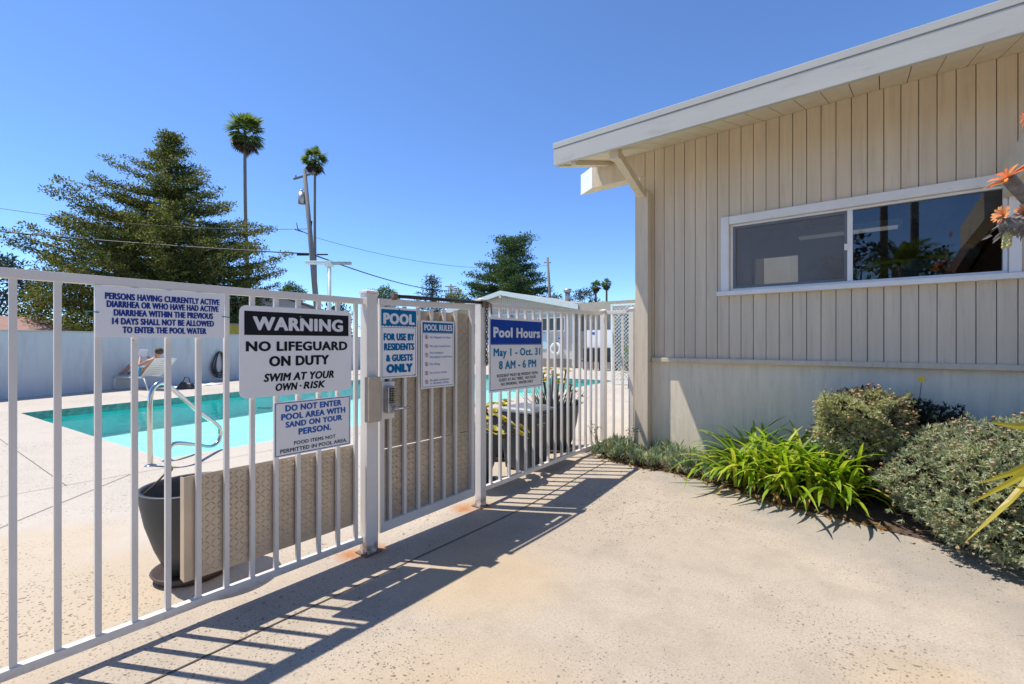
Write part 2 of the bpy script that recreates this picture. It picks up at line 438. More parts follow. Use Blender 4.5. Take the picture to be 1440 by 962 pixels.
M['yellow_wall'] = simple('mustard_band', (.52, .42, .06), .8)
M['brown_roof'] = simple('dark_brown_roof', (.10, .055, .03), .85, var=.2)
M['wire'] = simple('wire', (.02, .02, .022), .6)
M['lavender'] = simple('notice_lavender', (.55, .52, .62), .7)

# ------------------------------------------------------------------ the setting
FX = -2.46                       # the fence plane
def sstep(a, b, x):
    t = min(1, max(0, (x - a) / (b - a))); return t * t * (3 - 2 * t)
def gz(x, y):
    return .09 * sstep(2.6, 4.6, y) * (1 - sstep(6, 10, y)) * sstep(-3.3, -2.5, x)

def sheet(name, outer, holes, z, m):
    loops = [[Vector((x, y, 0)) for x, y in outer]] + [[Vector((x, y, 0)) for x, y in h] for h in holes]
    tris = tessellate_polygon(loops)
    pts = [p for l in loops for p in l]
    fs = []
    for a, b, c in tris:
        n = (pts[b] - pts[a]).cross(pts[c] - pts[a]); fs.append((a, b, c) if n.z > 0 else (a, c, b))
    mb = MB(); mb.add([(p.x, p.y, z) for p in pts], fs)
    return tag(mb.build(name, m), kind='structure')

POOL = [(-12.24, 1.01), (-6.17, 1.60), (-7.04, 14.38), (-15.2, 13.6)]
SEAM = -3.35
sheet('ground', [(-900, -900), (900, -900), (900, 900), (-900, 900)], [[(-22, -9), (7.9, -9), (7.9, 22), (-26, 22)]], -.03, M['earth'])
sheet('pool_deck', [(-23, -10), (SEAM, -10), (SEAM, 23), (-28, 23)], [POOL], 0, M['patio'])
mb = MB()
xs = [SEAM + (8.5 - SEAM) * i / 90 for i in range(91)]; ys = [-10 + 33 * j / 160 for j in range(161)]
mb.add([(x, y, gz(x, y)) for y in ys for x in xs], [(j * 91 + i, j * 91 + i + 1, (j + 1) * 91 + i + 1, (j + 1) * 91 + i) for j in range(160) for i in range(90)])
tag(mb.build('patio', M['patio'], smooth=True), kind='structure')

mb = MB()
def joint(a, b, wd=.008):
    a = Vector((*a, 0)); b = Vector((*b, 0)); n = 24
    s = (b - a).normalized().cross(Vector((0, 0, 1))) * wd / 2
    for i in range(n):
        p = a.lerp(b, i / n); q = a.lerp(b, (i + 1) / n)
        z0 = gz(p.x, p.y) + .004; z1 = gz(q.x, q.y) + .004
        mb.add([(p.x - s.x, p.y - s.y, z0), (p.x + s.x, p.y + s.y, z0), (q.x + s.x, q.y + s.y, z1), (q.x - s.x, q.y - s.y, z1)], [(0, 1, 2, 3)])
joint((-2.13, -6), (-2.17, 4.25), .009)
joint((-4.76, .30), (-5.71, 1.21), .007); joint((-2.13, -2.2), (-4.76, .30), .007); joint((-5.66, -8), (-5.72, 1.5), .006); joint((-14, .3), (-5.7, .75), .005)
joint((-5.62, 1.5), (-6.4, 14.6), .006); joint((-2.6, 5.2), (-6.0, 5.3)); joint((-2.6, 9.4), (-6.2, 9.5)); joint((-15.3, 3.2), (-12.6, 3.1), .006)
tag(mb.build('expansion_joints', M['joint']), kind='structure')

# pool: basin, waterline tiles, water
mb = MB(); n = len(POOL)
for i in range(n):
    (x0, y0), (x1, y1) = POOL[i], POOL[(i + 1) % n]
    mb.add([(x0, y0, 0), (x1, y1, 0), (x1, y1, -.15), (x0, y0, -.15)], [(0, 1, 2, 3)], 1)
    mb.add([(x0, y0, -.15), (x1, y1, -.15), (x1, y1, -.62), (x0, y0, -.62)], [(0, 1, 2, 3)], 2)
mb.add([(x, y, -.62) for x, y in POOL], [(0, 1, 2, 3)], 0)
tag(mb.build('pool_basin', [M['plaster'], M['pool_tile'], M['pool_wall']]), kind='structure')
mb = MB(); mb.add([(x, y, -.115) for x, y in POOL], [(0, 1, 2, 3)])
tag(mb.build('pool_water', M['water']), kind='structure')

# planting bed: a low mound of soil along the wall
mb = MB(); bed = []
front = [(-2.30, 4.34), (-1.9, 4.26), (-1.4, 4.24), (-1.05, 4.12), (-.75, 3.98), (-.35, 3.92), (0, 3.86), (.4, 3.80), (.9, 3.72), (2.0, 3.5), (4.5, 3.5)]
rows = 5
for x, y in front:
    for k in range(rows):
        t = k / (rows - 1); yy = y + (4.675 - y) * t
        bed.append((x, yy, gz(x, y) + .004 + .06 * math.sin(min(1, t * 2.2) * math.pi / 2)))
nn = len(front)
mb.add(bed, [(i * rows + k, (i + 1) * rows + k, (i + 1) * rows + k + 1, i * rows + k + 1) for i in range(nn - 1) for k in range(rows - 1)])
tag(mb.build('planting_bed', M['soil'], smooth=True), kind='structure')

# ------------------------------------------------------------------ clubhouse
WY = 4.68
club = thing('clubhouse', 'beige clubhouse with vertical grooved siding, deep eave and a wide slider window', 'building', (0, 0, 0))
XE = 6.0
PITCH = (3.27 - 3.04) / .78
def boards(x0, x1, z0, z1, mb):
    p = .1032; i = math.floor((x0 + 1.95) / p)
    x = -1.95 + i * p
    while x < x1:
        a = max(x0, x); b = min(x1, x + p - .0055)
        if b - a > .004: mb.box(a, b, WY, WY + .012, z0, z1)
        x += p
mb = MB()
boards(-1.95, -1.115, 1.125, 3.279, mb); boards(.685, XE, 1.125, 3.279, mb)
boards(-1.115, .685, 1.125, 1.765, mb); boards(-1.115, .685, 2.385, 3.279, mb)
mb.build('siding', M['siding'], club)
mb = MB()
for x0, x1, z0, z1 in ((-1.95, -1.14, .9, 3.4), (.71, XE, .9, 3.4), (-1.14, .71, .9, 1.74), (-1.14, .71, 2.41, 3.4)):
    mb.box(x0, x1, WY + .0145, WY + .10, z0, z1)
mb.build('wall_core', M['groove'], club)
MB().box(-1.95, XE, WY - .004, WY + .10, -.1, 1.088).build('lower_wall', M['lower'], club)
MB().box(-1.86, XE, WY - .047, WY + .005, 1.085, 1.127).build('ledge_trim', M['siding'], club, bevel=.004)
MB().box(-2.013, -1.874, 4.57, 4.672, .0, 2.835).build('corner_post', M['siding'], club, bevel=.004)
# end wall, the room inside and an added sky-blocking wall
MB().box(-2.0, -1.9515, 4.674, 4.70, .0, 3.03).build('corner_board', M['siding'], club)
MB().box(-1.955, -1.85, WY + .101, 10.4, -.1, 3.30).build('end_wall', M['siding'], club)
mb = MB()
mb.box(-1.84, -1.8, WY + .11, 9.0, 1.0, 3.2)
for x0, x1, z0, z1 in ((-1.8, -1.75, 1, 3.2), (-1.1, XE, 1, 3.2), (-1.75, -1.1, 1, 1.7), (-1.75, -1.1, 2.75, 3.2)): mb.box(x0, x1, 9.0, 9.1, z0, z1)
mb.box(XE - .1, XE, WY + .11, 9.0, 1, 3.2); mb.box(-1.84, XE, WY + .11, 9.1, 3.2, 3.25)
for x in (-1.0, .2, 1.4, 2.6): mb.box(x, x + .1, WY + .12, 8.99, 3.02, 3.199)
mb.build('interior_wall', M['inside'], club)
MB().box(-1.84, XE, WY + .11, 9.1, .9, 1.0).build('interior_floor', M['inside_floor'], club)
MB().box(-3.6, 1.0, 12.6, 12.7, 0, 3.6).build('sky_blocking_wall', M['siding'], club)  # added wall that blocks the bright sky behind the back window
# roof: slab, fascia, soffit boards, barge
yf = 3.9; xr = -2.55
def rz(y): return 3.04 + PITCH * (y - yf)
mb = MB(); 
mb.add([(xr, yf, rz(yf) + .13), (XE + .6, yf, rz(yf) + .13), (XE + .6, 7.6, rz(7.6) + .13), (xr, 7.6, rz(7.6) + .13),
        (xr, yf, rz(yf) + .20), (XE + .6, yf, rz(yf) + .20), (XE + .6, 7.6, rz(7.6) + .20), (xr, 7.6, rz(7.6) + .20)],
       [(0, 3, 2, 1), (4, 5, 6, 7), (0, 1, 5, 4), (1, 2, 6, 5), (2, 3, 7, 6), (3, 0, 4, 7)])
mb.add([(xr, 7.6, rz(7.6) + .13), (XE + .6, 7.6, rz(7.6) + .13), (XE + .6, 11.3, rz(3.9) + .13), (xr, 11.3, rz(3.9) + .13),
        (xr, 7.6, rz(7.6) + .20), (XE + .6, 7.6, rz(7.6) + .20), (XE + .6, 11.3, rz(3.9) + .20), (xr, 11.3, rz(3.9) + .20)],
       [(0, 3, 2, 1), (4, 5, 6, 7), (0, 1, 5, 4), (1, 2, 6, 5), (2, 3, 7, 6), (3, 0, 4, 7)])
mb.build('roof', M['roofing'], club)
mb = MB().box(xr - .005, XE + .6, yf - .04, yf - .002, 3.04, 3.205); mb.box(xr - .012, XE + .6, yf - .044, yf - .004, 3.2075, 3.262)
mb.build('fascia', M['fascia'], club, bevel=.003)
mb = MB(); x = xr + .06
while x < XE:
    b = x + .160
    ya, yb = yf, 4.79
    mb.add([(x, ya, rz(ya) + .01), (b, ya, rz(ya) + .01), (b, yb, rz(yb) + .01), (x, yb, rz(yb) + .01), (x, ya, rz(ya) + .03), (b, ya, rz(ya) + .03), (b, yb, rz(yb) + .03), (x, yb, rz(yb) + .03)],
           [(0, 3, 2, 1), (4, 5, 6, 7), (0, 1, 5, 4), (1, 2, 6, 5), (2, 3, 7, 6), (3, 0, 4, 7)])
    x += .165
mb.build('soffit', M['soffit'], club)
mb = MB()
for xa, wd, dz in ((xr + .02, .04, -.01), (xr + .17, .05, -.035)):
    ya, yb = yf + .002, 4.66
    mb.add([(xa, ya, rz(ya) + dz), (xa + wd, ya, rz(ya) + dz), (xa + wd, yb, rz(yb) + dz), (xa, yb, rz(yb) + dz), (xa, ya, rz(ya) + .125), (xa + wd, ya, rz(ya) + .125), (xa + wd, yb, rz(yb) + .125), (xa, yb, rz(yb) + .125)],
           [(0, 3, 2, 1), (4, 5, 6, 7), (0, 1, 5, 4), (1, 2, 6, 5), (2, 3, 7, 6), (3, 0, 4, 7)])
mb.build('barge_rafter', M['soffit'], club)
bp = [(-2.566, 4.672), (-1.952, 4.672), (-1.952, 4.82), (-2.80, 4.82)]
MB().add([(x, y, 3.033) for x, y in bp] + [(x, y, 3.276) for x, y in bp], [(0, 3, 2, 1), (4, 5, 6, 7), (0, 1, 5, 4), (1, 2, 6, 5), (2, 3, 7, 6), (3, 0, 4, 7)]).build('plate_beam', M['siding'], club)
MB().add([(-2.5675, 4.670, 3.034), (-2.803, 4.8185, 3.034), (-2.803, 4.8185, 3.275), (-2.5675, 4.670, 3.275)], [(0, 3, 2, 1)]).build('sunlit_beam_end', M['white'], club)  # white paint on the mitred end stands in for sunlight there
mb = MB().bar((-1.943, 4.60, 2.80), (-1.943, 4.02, 3.03), .075, .075); mb.box(-1.988, -1.898, 3.935, 4.02, 2.985, 3.105)
mb.build('knee_brace', M['siding'], club, bevel=.003)
MB().box(.655, .755, 2.5, WY - .002, 2.29, 2.53).build('canopy_beam', M['soffit'], club, bevel=.003)
# window
win = MB().box(-1.193, -1.123, WY - .03, WY + .008, 1.765, 2.462).box(.685, .745, WY - .03, WY + .008, 1.765, 2.462).box(-1.121, .683, WY - .028, WY + .008, 2.385, 2.460).build('window', M['white'], club, bevel=.003)
MB().box(-1.225, .80, WY - .06, WY + .012, 1.72, 1.762).build('sill', M['white'], win, bevel=.004)
mb = MB().box(-1.12, .682, WY + .004, WY + .06, 1.764, 1.785).box(-1.12, .682, WY + .004, WY + .06, 2.365, 2.384)
mb.box(-1.12, -1.095, WY + .004, WY + .06, 1.786, 2.364).box(.66, .682, WY + .004, WY + .06, 1.786, 2.364)
mb.build('frame', M['white'], win)
MB().box(-.226, -.190, WY + .002, WY + .058, 1.7865, 2.3635).build('mullion', M['white'], win)
MB().add([(-.189, WY + .03, 1.787), (.659, WY + .03, 1.787), (.659, WY + .03, 2.363), (-.189, WY + .03, 2.363)], [(0, 1, 2, 3)]).build('pane', M['glass'], win)
MB().add([(-1.094, WY + .04, 1.787), (-.227, WY + .04, 1.787), (-.227, WY + .04, 2.363), (-1.094, WY + .04, 2.363)], [(0, 1, 2, 3)]).build('pane', M['glass'], win)
mb = MB(); a, b, c, d = -1.094, -.227, 1.787, 2.363; fw = .022
mb.box(a, b, WY + .012, WY + .022, c, c + fw).box(a, b, WY + .012, WY + .022, d - fw, d).box(a, a + fw, WY + .012, WY + .022, c + fw, d - fw).box(b - fw, b, WY + .012, WY + .022, c + fw, d - fw)
scr = mb.build('screen_frame', M['screen_frame'], win)
MB().add([(a + fw, WY + .017, c + fw), (b - fw, WY + .017, c + fw), (b - fw, WY + .017, d - fw), (a + fw, WY + .017, d - fw)], [(0, 1, 2, 3)]).build('insect_screen', M['screen'], win)
MB().box(-.245, -.222, WY - .006, WY + .011, 2.04, 2.09).build('latch', M['white'], win)

# things inside the room that show through the panes
for (x, y, z, r, lb) in ((.40, 6.4, 2.66, .20, 'large pale blue pierced lantern hanging highest behind the right window pane'),
                         (.75, 7.3, 2.30, .12, 'small pale blue lantern hanging lower, behind the middle of the right pane'),
                         (.30, 7.0, 2.12, .16, 'pale blue lantern hanging lowest, just above the window sill')):
    t = thing('pendant_lantern', lb, 'lantern', (x, y, z), 0, 'blue lanterns inside the clubhouse')
    MB().ball((0, 0, 0), (r, r, r * .82), 20, 12).build('shade', M['blue_lamp'], t, True)
    MB().tube([(0, 0, r * .8), (0, 0, 3.2 - z)], .005, 6).build('cord', M['black'], t)
t = thing('ceiling_light', 'long white fluorescent fixture under the clubhouse ceiling', 'light fixture', (-.33, 6.6, 2.56))
MB().box(-.5, .5, -.06, .06, 0, .07).build('housing', M['white'], t, bevel=.004)
m_, t_, b_ = mat('lit_diffuser'); b_.inputs['Base Color'].default_value = (.8, .8, .78, 1); b_.inputs['Emission Color'].default_value = (1, .95, .86, 1); b_.inputs['Emission Strength'].default_value = .10
MB().box(-.46, .46, -.045, .045, -.025, -.001).build('diffuser', m_, t)
MB().tube([(-.4, 0, .07), (-.4, 0, .64)], .008, 6).tube([(.4, 0, .07), (.4, 0, .64)], .008, 6).build('hanger', M['black'], t)

# ------------------------------------------------------------------ fence, posts and gate
rng = np.random.default_rng(7)
random.seed(4)
def rail(mb, y0, z0, y1, z1, x=FX, wx=.034, h=.036):
    a = wx / 2
    mb.add([(x - a, y0, z0), (x + a, y0, z0), (x + a, y0, z0 + h), (x - a, y0, z0 + h), (x - a, y1, z1), (x + a, y1, z1), (x + a, y1, z1 + h), (x - a, y1, z1 + h)],
           [(0, 1, 2, 3), (7, 6, 5, 4), (0, 4, 5, 1), (1, 5, 6, 2), (2, 6, 7, 3), (3, 7, 4, 0)])
    return mb
def tread(mb, y0, y1, z0, z1, x, pitch=.036, mi=0, hh=.004):
    """raised lozenges of tread plate, alternately turned, on the +X face"""
    ny = int((y1 - y0) / pitch); nz = int((z1 - z0) / pitch)
    for i in range(ny):
        for j in range(nz):
            cy = y0 + (i + .5) * (y1 - y0) / ny; cz = z0 + (j + .5) * (z1 - z0) / nz
            s = 1 if (i + j) % 2 else -1
            ax = Vector((0, .7071, .7071 * s)); bx = Vector((0, -.7071 * s, .7071)); c = Vector((x, cy, cz)); l, wd, h = pitch * .60, pitch * .17, hh
            u = Vector((h, 0, 0))
            mb.add([c - ax * l, c + bx * wd, c + ax * l, c - bx * wd, c - ax * l * .5 + u, c + ax * l * .5 + u],
                   [(0, 4, 1), (1, 4, 5), (1, 5, 2), (2, 5, 3), (3, 5, 4), (3, 4, 0)], mi)
    return mb
def picket(parent, y, z0, z1, src=None, x=FX, wd=.021):
    if src is None:
        return MB().box(-wd / 2, wd / 2, -wd / 2, wd / 2, 0, 1).build('picket', M['steel'], parent), None
    o = src.copy(); COL.objects.link(o); o.parent = parent; return o, None
PK = None
def pickets(parent, ylist, zf, x=FX, along='y'):
    global PK
    for y in ylist:
        z0, z1 = zf(y)
        if PK is None:
            PK = MB().box(-.0105, .0105, -.0105, .0105, 0, 1).build('picket', M['steel'], parent); o = PK
        else:
            o = PK.copy(); COL.objects.link(o); o.parent = parent
        o.location = (x, y, z0) if along == 'y' else (y, x, z0)
        o.scale = (1, 1, z1 - z0)

GP = 'white steel picket fence around the pool'
fl = thing('picket_fence', 'long white steel picket panel carrying the warning sign, nearest the camera', 'fence', (0, 0, 0), 0, GP)
rail(MB(), -1.6, 1.512, 1.622, 1.512).build('top_rail', M['steel'], fl, bevel=.002)
rail(MB(), -1.6, .072, 1.622, .072).build('bottom_rail', M['steel'], fl, bevel=.002)
ys_ = [.183 + .1165 * k for k in range(-15, 13)]
pickets(fl, ys_, lambda y: (.108, 1.512))
mb = MB().box(-2.486, -2.478, .715, 1.60, .19, .668); mb.box(-2.53, -2.4865, .715, .722, .19, .66)
tread(mb, .77, 1.60, .20, .66, -2.478, .025, hh=.0022); mb.build('kick_plate', M['plate'], fl)

fr_ = thing('picket_fence', 'white steel picket panel carrying the pool hours sign, between gate and corner', 'fence', (0, 0, 0), 0, GP)
rail(MB(), 2.722, 1.560, 4.69, 1.590).build('top_rail', M['steel'], fr_, bevel=.002)
rail(MB(), 2.722, .112, 4.69, .142).build('bottom_rail', M['steel'], fr_, bevel=.002)
pickets(fr_, [2.804 + .1171 * k for k in range(16)], lambda y: (.148 + .015 * (y - 2.72), 1.560 + .015 * (y - 2.72)))

fe = thing('picket_fence', 'narrow white picket panel closing the gap to the clubhouse corner', 'fence', (0, 0, 0), 0, GP)
YR = 4.745
MB().box(-2.43, -2.185, YR - .017, YR + .017, 1.60, 1.636).build('top_rail', M['steel'], fe, bevel=.002)
MB().box(-2.43, -2.185, YR - .017, YR + .017, .15, .186).build('bottom_rail', M['steel'], fe, bevel=.002)
pickets(fe, [-2.34, -2.235], lambda y: (.186, 1.60), YR, 'x')

def post(x, y, z0, z1, wd, label, boxz=None):
    p = thing('fence_post', label, 'post', (x, y, z0), 0, 'white square posts of the pool fence')
    a = wd / 2
    MB().box(-a, a, -a, a, 0, z1 - z0 - .02).build('shaft', M['steel'], p, bevel=.003)
    mb = MB(); c = a + .006; h = z1 - z0 - .0195
    mb.add([(-c, -c, h), (c, -c, h), (c, c, h), (-c, c, h), (-c, -c, h + .012), (c, -c, h + .012), (c, c, h + .012), (-c, c, h + .012), (0, 0, h + .026)],
           [(0, 3, 2, 1), (0, 1, 5, 4), (1, 2, 6, 5), (2, 3, 7, 6), (3, 0, 4, 7), (4, 5, 8), (5, 6, 8), (6, 7, 8), (7, 4, 8)])
    mb.build('cap', M['steel'], p)
    if z0 < .2:
        mb = MB().box(-a - .02, a + .02, -a - .02, a + .02, .001, .008)
        for sx in (-1, 1): mb.tube([(sx * (a + .011), -sx * (a + .011), .008), (sx * (a + .011), -sx * (a + .011), .03)], .006, 6)
        mb.build('base_plate', M['rusty'], p)
    return p
p1 = post(FX + .01, 1.665, .0, 1.60, .072, 'thick white post with the tan latch box, beside the gate keypad')
mb = MB().box(.037, .085, -.055, .028, .805, 1.075)
mb.build('latch_box', M['tan_metal'], p1, bevel=.004)
post(FX, 2.685, gz(FX, 2.685), 1.625, .062, 'white post with the hanging chain, between the gate and the pool hours panel')
post(FX, 4.735, gz(FX, 4.735), 1.655, .058, 'white post at the far corner where the fence turns')
post(-2.125, YR, gz(-2.125, YR), 1.66, .055, 'white post standing against the clubhouse corner')
for dy in (.052,):
    t = thing('hinge_post', 'slim round white post standing tight against the thick gate post', 'post', (FX, 1.665 + dy + .005, 0))
    MB().tube([(0, 0, 0), (0, 0, 1.575)], .014, 10).build('shaft', M['steel'], t, True); MB().ball((0, 0, 1.585), .02, 10, 8).build('cap', M['steel'], t, True)

gate = thing('gate', 'white steel pool gate with tread plate behind its pickets', 'gate', (0, 0, 0))
g0, g1 = 1.745, 2.60
mb = MB(); rail(mb, g0, 1.516, g1, 1.535, h=.04); rail(mb, g0, .092, g1, .107, h=.06)
mb.box(FX - .016, FX + .016, g0, g0 + .03, .152, 1.515); mb.box(FX - .016, FX + .016, g1 - .034, g1, .167, 1.534)
mb.build('frame', M['steel'], gate)
pickets(gate, [1.826 + .1168 * k for k in range(6)], lambda y: (.15, 1.517))
mb = MB().box(-2.490, -2.482, g0 + .02, g1 - .02, .605, 1.50); tread(mb, g0 + .03, g1 - .03, .615, 1.49, -2.482, .033, hh=.0042); mb.build('tread_plate', M['plate'], gate)
mb = MB().box(-2.482, -2.4745, g0 + .02, g1 - .02, .13, .60); tread(mb, g0 + .03, g1 - .03, .135, .595, -2.4745, .033, hh=.0042); mb.build('tread_plate', M['plate'], gate)
lk = MB().box(FX + .0165, FX + .028, 1.748, 1.845, .80, 1.035).build('lock_plate', M['steel'], gate, bevel=.003)
mb = MB().box(FX + .0285, FX + .075, 1.757, 1.815, .84, 1.01); mb.build('keypad', M['galv'], lk, bevel=.012)
mb = MB().box(FX + .0755, FX + .079, 1.768, 1.804, .905, .998)
mb.build('key_panel', M['black'], lk)
mb = MB()
for i in range(2):
    for j in range(6):
        mb.box(FX + .0795, FX + .083, 1.772 + i * .016, 1.784 + i * .016, .910 + j * .0145, .919 + j * .0145)
mb.build('keys', M['chrome'], lk)
mb = MB().tube([(FX + .07, 1.80, .872), (FX + .115, 1.80, .872)], .012, 10); mb.tube([(FX + .11, 1.795, .872), (FX + .112, 1.86, .870), (FX + .108, 1.905, .868)], [.009, .008, .007], 8)
mb.build('lever_handle', M['chrome'], lk, True)
t = thing('gate_closer', 'black tube closer running along the top of the gate', 'gate closer', (FX + .03, 1.86, 1.567))
MB().tube([(0, 0, .012), (0, .80, .024)], .0125, 12).build('cylinder', M['gate_black'], t, True)
mb = MB().box(-.016, .014, -.035, -.002, -.012, .026); mb.tube([(.0, -.02, .026), (.0, -.02, .038)], .007, 8); mb.build('bracket', M['rusty'], t, bevel=.003)
mb = MB().box(-.03, .02, .802, .87, -.012, .035); mb.tube([(.0, .85, .03), (.0, .85, .05)], .01, 8); mb.tube([(.01, .91, -.06), (.01, .90, .02), (.0, .86, .03)], .007, 6); mb.build('bracket', M['rusty'], t, bevel=.003)

# chain hanging on the post beside the gate
t = thing('chain', 'dull steel chain hanging down the post beside the gate', 'chain', (FX + .040, 2.703, 1.60))
mb = MB()
for k in range(22):
    z = -.012 - k * .0225; a = (k % 2) * math.pi / 2 + .3; pts = []
    for i in range(11):
        b = 2 * math.pi * i / 10
        u, v = .0095 * math.cos(b), .0150 * math.sin(b)
        pts.append((u * math.cos(a) + .006, u * math.sin(a) + .003 * math.sin(k), z + v))
    mb.tube(pts, .0036, 5, cap=False)
mb.tube([(.006, 0, 0), (-.02, 0, .018), (-.06, -.005, .012)], .0035, 6)
mb.build('links', simple('tarnished_chain', (.13, .115, .09), .5, .6, var=.5, scale=60), t, True)

# ------------------------------------------------------------------ signs
def text_mesh(s, bold, shear=0.0):
    cu = bpy.data.curves.new('text', 'FONT'); cu.body = s; cu.size = 1; cu.offset = 0; cu.space_character = 1 + 1.6 * bold; cu.resolution_u = 3
    ob = bpy.data.objects.new('text', cu); COL.objects.link(ob)
    dg = bpy.context.evaluated_depsgraph_get()
    me = bpy.data.meshes.new_from_object(ob.evaluated_get(dg))
    v = np.array([tuple(p.co) for p in me.vertices]); f = [tuple(p.vertices) for p in me.polygons]
    bpy.data.objects.remove(ob); bpy.data.curves.remove(cu); bpy.data.meshes.remove(me)
    v[:, 0] += shear * v[:, 1]
    return v, f
def add_text(mb, s, x0, x1, yc, h, z, bold=.02, shear=0):
    v, f = text_mesh(s, bold, shear)
    caps, _ = text_mesh('H', 0.0, 0)
    ch = caps[:, 1].max() - caps[:, 1].min(); cb = caps[:, 1].min()
    e = bold * h * 1.35
    sx = (x1 - x0 - 2 * e) / (v[:, 0].max() - v[:, 0].min()); sy = (h - 1.2 * e) / ch
    xx = x0 + e + (v[:, 0] - v[:, 0].min()) * sx; yy = yc - (h - 1.2 * e) / 2 + (v[:, 1] - cb) * sy
    k = 10 if bold > .015 else 1
    for i in range(k):          # the stroke is thickened by copies shifted round a small circle
        a = 2 * math.pi * i / k
        r = e if k > 1 else 0
        mb.add([(p + r * math.cos(a), q + .6 * r * math.sin(a), z + i * .00002) for p, q in zip(xx, yy)], f)
def round_panel(mb, w_, h_, r, z0, z1, mi=0, seg=6, x0=0, y0=0):
    pts = []
    for cx, cy, a0 in ((w_ - r, r, -90), (w_ - r, h_ - r, 0), (r, h_ - r, 90), (r, r, 180)):
        for k in range(seg + 1):
            a = R(a0 + 90 * k / seg); pts.append((x0 + cx + r * math.cos(a), y0 + cy + r * math.sin(a)))
    n = len(pts)
    mb.add([(x, y, z0) for x, y in pts] + [(x, y, z1) for x, y in pts], [tuple(range(n))[::-1], tuple(range(n, 2 * n))] + [(i, (i + 1) % n, n + (i + 1) % n, n + i) for i in range(n)], mi)
    return mb
def frame_rect(mb, x0, y0, x1, y1, t_, z):
    for a, b, c, d in ((x0, x1, y0, y0 + t_), (x0, x1, y1 - t_, y1), (x0, x0 + t_, y0 + t_, y1 - t_), (x1 - t_, x1, y0 + t_, y1 - t_)):
        mb.add([(a, c, z), (b, c, z), (b, d, z), (a, d, z)], [(0, 1, 2, 3)])
    return mb
def sign(name, label, y, z, w_, h_, r, tilt=0):
    s = bpy.data.objects.new(name, None); COL.objects.link(s); s.empty_display_size = .1
    s.location = (-2.4385, y, z); s.rotation_euler = (R(90), R(tilt), R(90))
    tag(s, label, 'sign', 'notices hung on the pool fence')
    round_panel(MB(), w_, h_, r, -.001, .0015).build('panel', M['sign_white'], s)
    return s
def bolts(s, pts, m='rusty'):
    for x, y in pts:
        mb = MB(); mb.lathe([(0, .006), (.003, .006), (.005, .0045), (.005, .0015)], 10, (x, y, 0)); mb.build('bolt', M[m], s)
def lettering(s, lines, ink, z=.003):
    for l in lines:
        mb = MB()
        add_text(mb, l[0], l[1], l[2], l[3], l[4], z, l[5] if len(l) > 5 else .05, l[6] if len(l) > 6 else 0)
        mb.build('lettering', M[ink], s)

s = sign('notice_sign', 'long white notice in blue capitals about active illness, tied under the top rail', .405, 1.303, .46, .206, .002)
lettering(s, [('PERSONS HAVING CURRENTLY ACTIVE', .028, .440, .166, .027), ('DIARRHEA OR WHO HAVE HAD ACTIVE', .033, .436, .134, .027), ('DIARRHEA WITHIN THE PREVIOUS', .055, .413, .100, .027),
              ('14 DAYS SHALL NOT BE ALLOWED', .050, .417, .065, .027), ('TO ENTER THE POOL WATER', .083, .386, .030, .027)], 'ink_navy')
for x in (-.012, .462):
    mb = MB().tube([(x + (-.02 if x < 0 else -.012), .099, .0045), (x, .1, .006), (x + .022, .098, .0045)], .0022, 6); mb.build('cable_tie', M['tie_cyan'], s)
s = sign('warning_sign', 'large white warning sign with black header, no lifeguard on duty', .931, 1.006, .607, .458, .032)
MB().add([(.022, .312, .0022), (.588, .312, .0022), (.588, .431, .0022), (.022, .431, .0022)], [(0, 1, 2, 3)]).build('header', M['ink_black'], s)
lettering(s, [('WARNING', .061, .552, .371, .069, .060)], 'ink_white')
lettering(s, [('NO LIFEGUARD', .029, .581, .256, .050, 0.057), ('ON DUTY', .139, .466, .179, .053, 0.057), ('SWIM AT YOUR', .113, .496, .096, .042, 0.049, .2), ('OWN', .171, .287, .044, .039, 0.049, .2), ('RISK', .318, .443, .044, .039, 0.049, .2)], 'ink_black')
bolts(s, [(.302, .044), (.302, .413)])
s = sign('notice_sign', 'small white sign asking swimmers not to bring sand, below the warning sign', 1.095, .685, .438, .288, .006)
frame_rect(MB(), .006, .006, .432, .282, .004, .0022).build('border', M['ink_blue'], s)
lettering(s, [('DO NOT ENTER', .057, .379, .251, .033, 0.057), ('POOL AREA WITH', .036, .403, .207, .033, 0.057), ('SAND ON YOUR', .058, .383, .165, .031, 0.057), ('PERSON.', .127, .315, .120, .034, 0.057)], 'ink_blue')
lettering(s, [('FOOD ITEMS NOT', .103, .343, .063, .019, .03), ('PERMITTED IN POOL AREA.', .031, .414, .030, .020, .03)], 'ink_grey')
MB().tube([(-.012, .262, .0), (-.03, .263, -.004), (-.075, .268, -.012)], .0022, 6).build('cable_tie', M['black'], s)
s = sign('residents_sign', 'blue and white pool sign for residents and guests, left one on the gate', 1.738, 1.053, .293, .452, .008)
mb = MB(); top = .438; pts = [(.008, top), (.008, .335)]
for k in range(45):
    x = .008 + .277 * k / 44; pts.append((x, .329 + .006 * abs(math.sin(k * math.pi / 4.0))))
pts += [(.285, .335), (.285, top)]
mb.add([(x, y, .0022) for x, y in pts], [tuple(range(len(pts)))]); mb.build('header', M['ink_cyan'], s)
frame_rect(MB(), .012, .010, .281, .326, .003, .0021).build('border', M['ink_cyan'], s)
lettering(s, [('POOL', .022, .272, .380, .070, .068)], 'ink_white')
lettering(s, [('FOR USE BY', .024, .268, .264, .046, 0.067), ('RESIDENTS', .027, .268, .201, .046, 0.067), ('& GUESTS', .042, .256, .130, .045, 0.067), ('ONLY', .044, .254, .063, .057, 0.095)], 'ink_cyan')
bolts(s, [(.146, .440), (.27, .012)])
s = sign('rules_sign', 'narrow white pool rules sign with small pictograms, right one on the gate', 2.065, .966, .308, .465, .006)
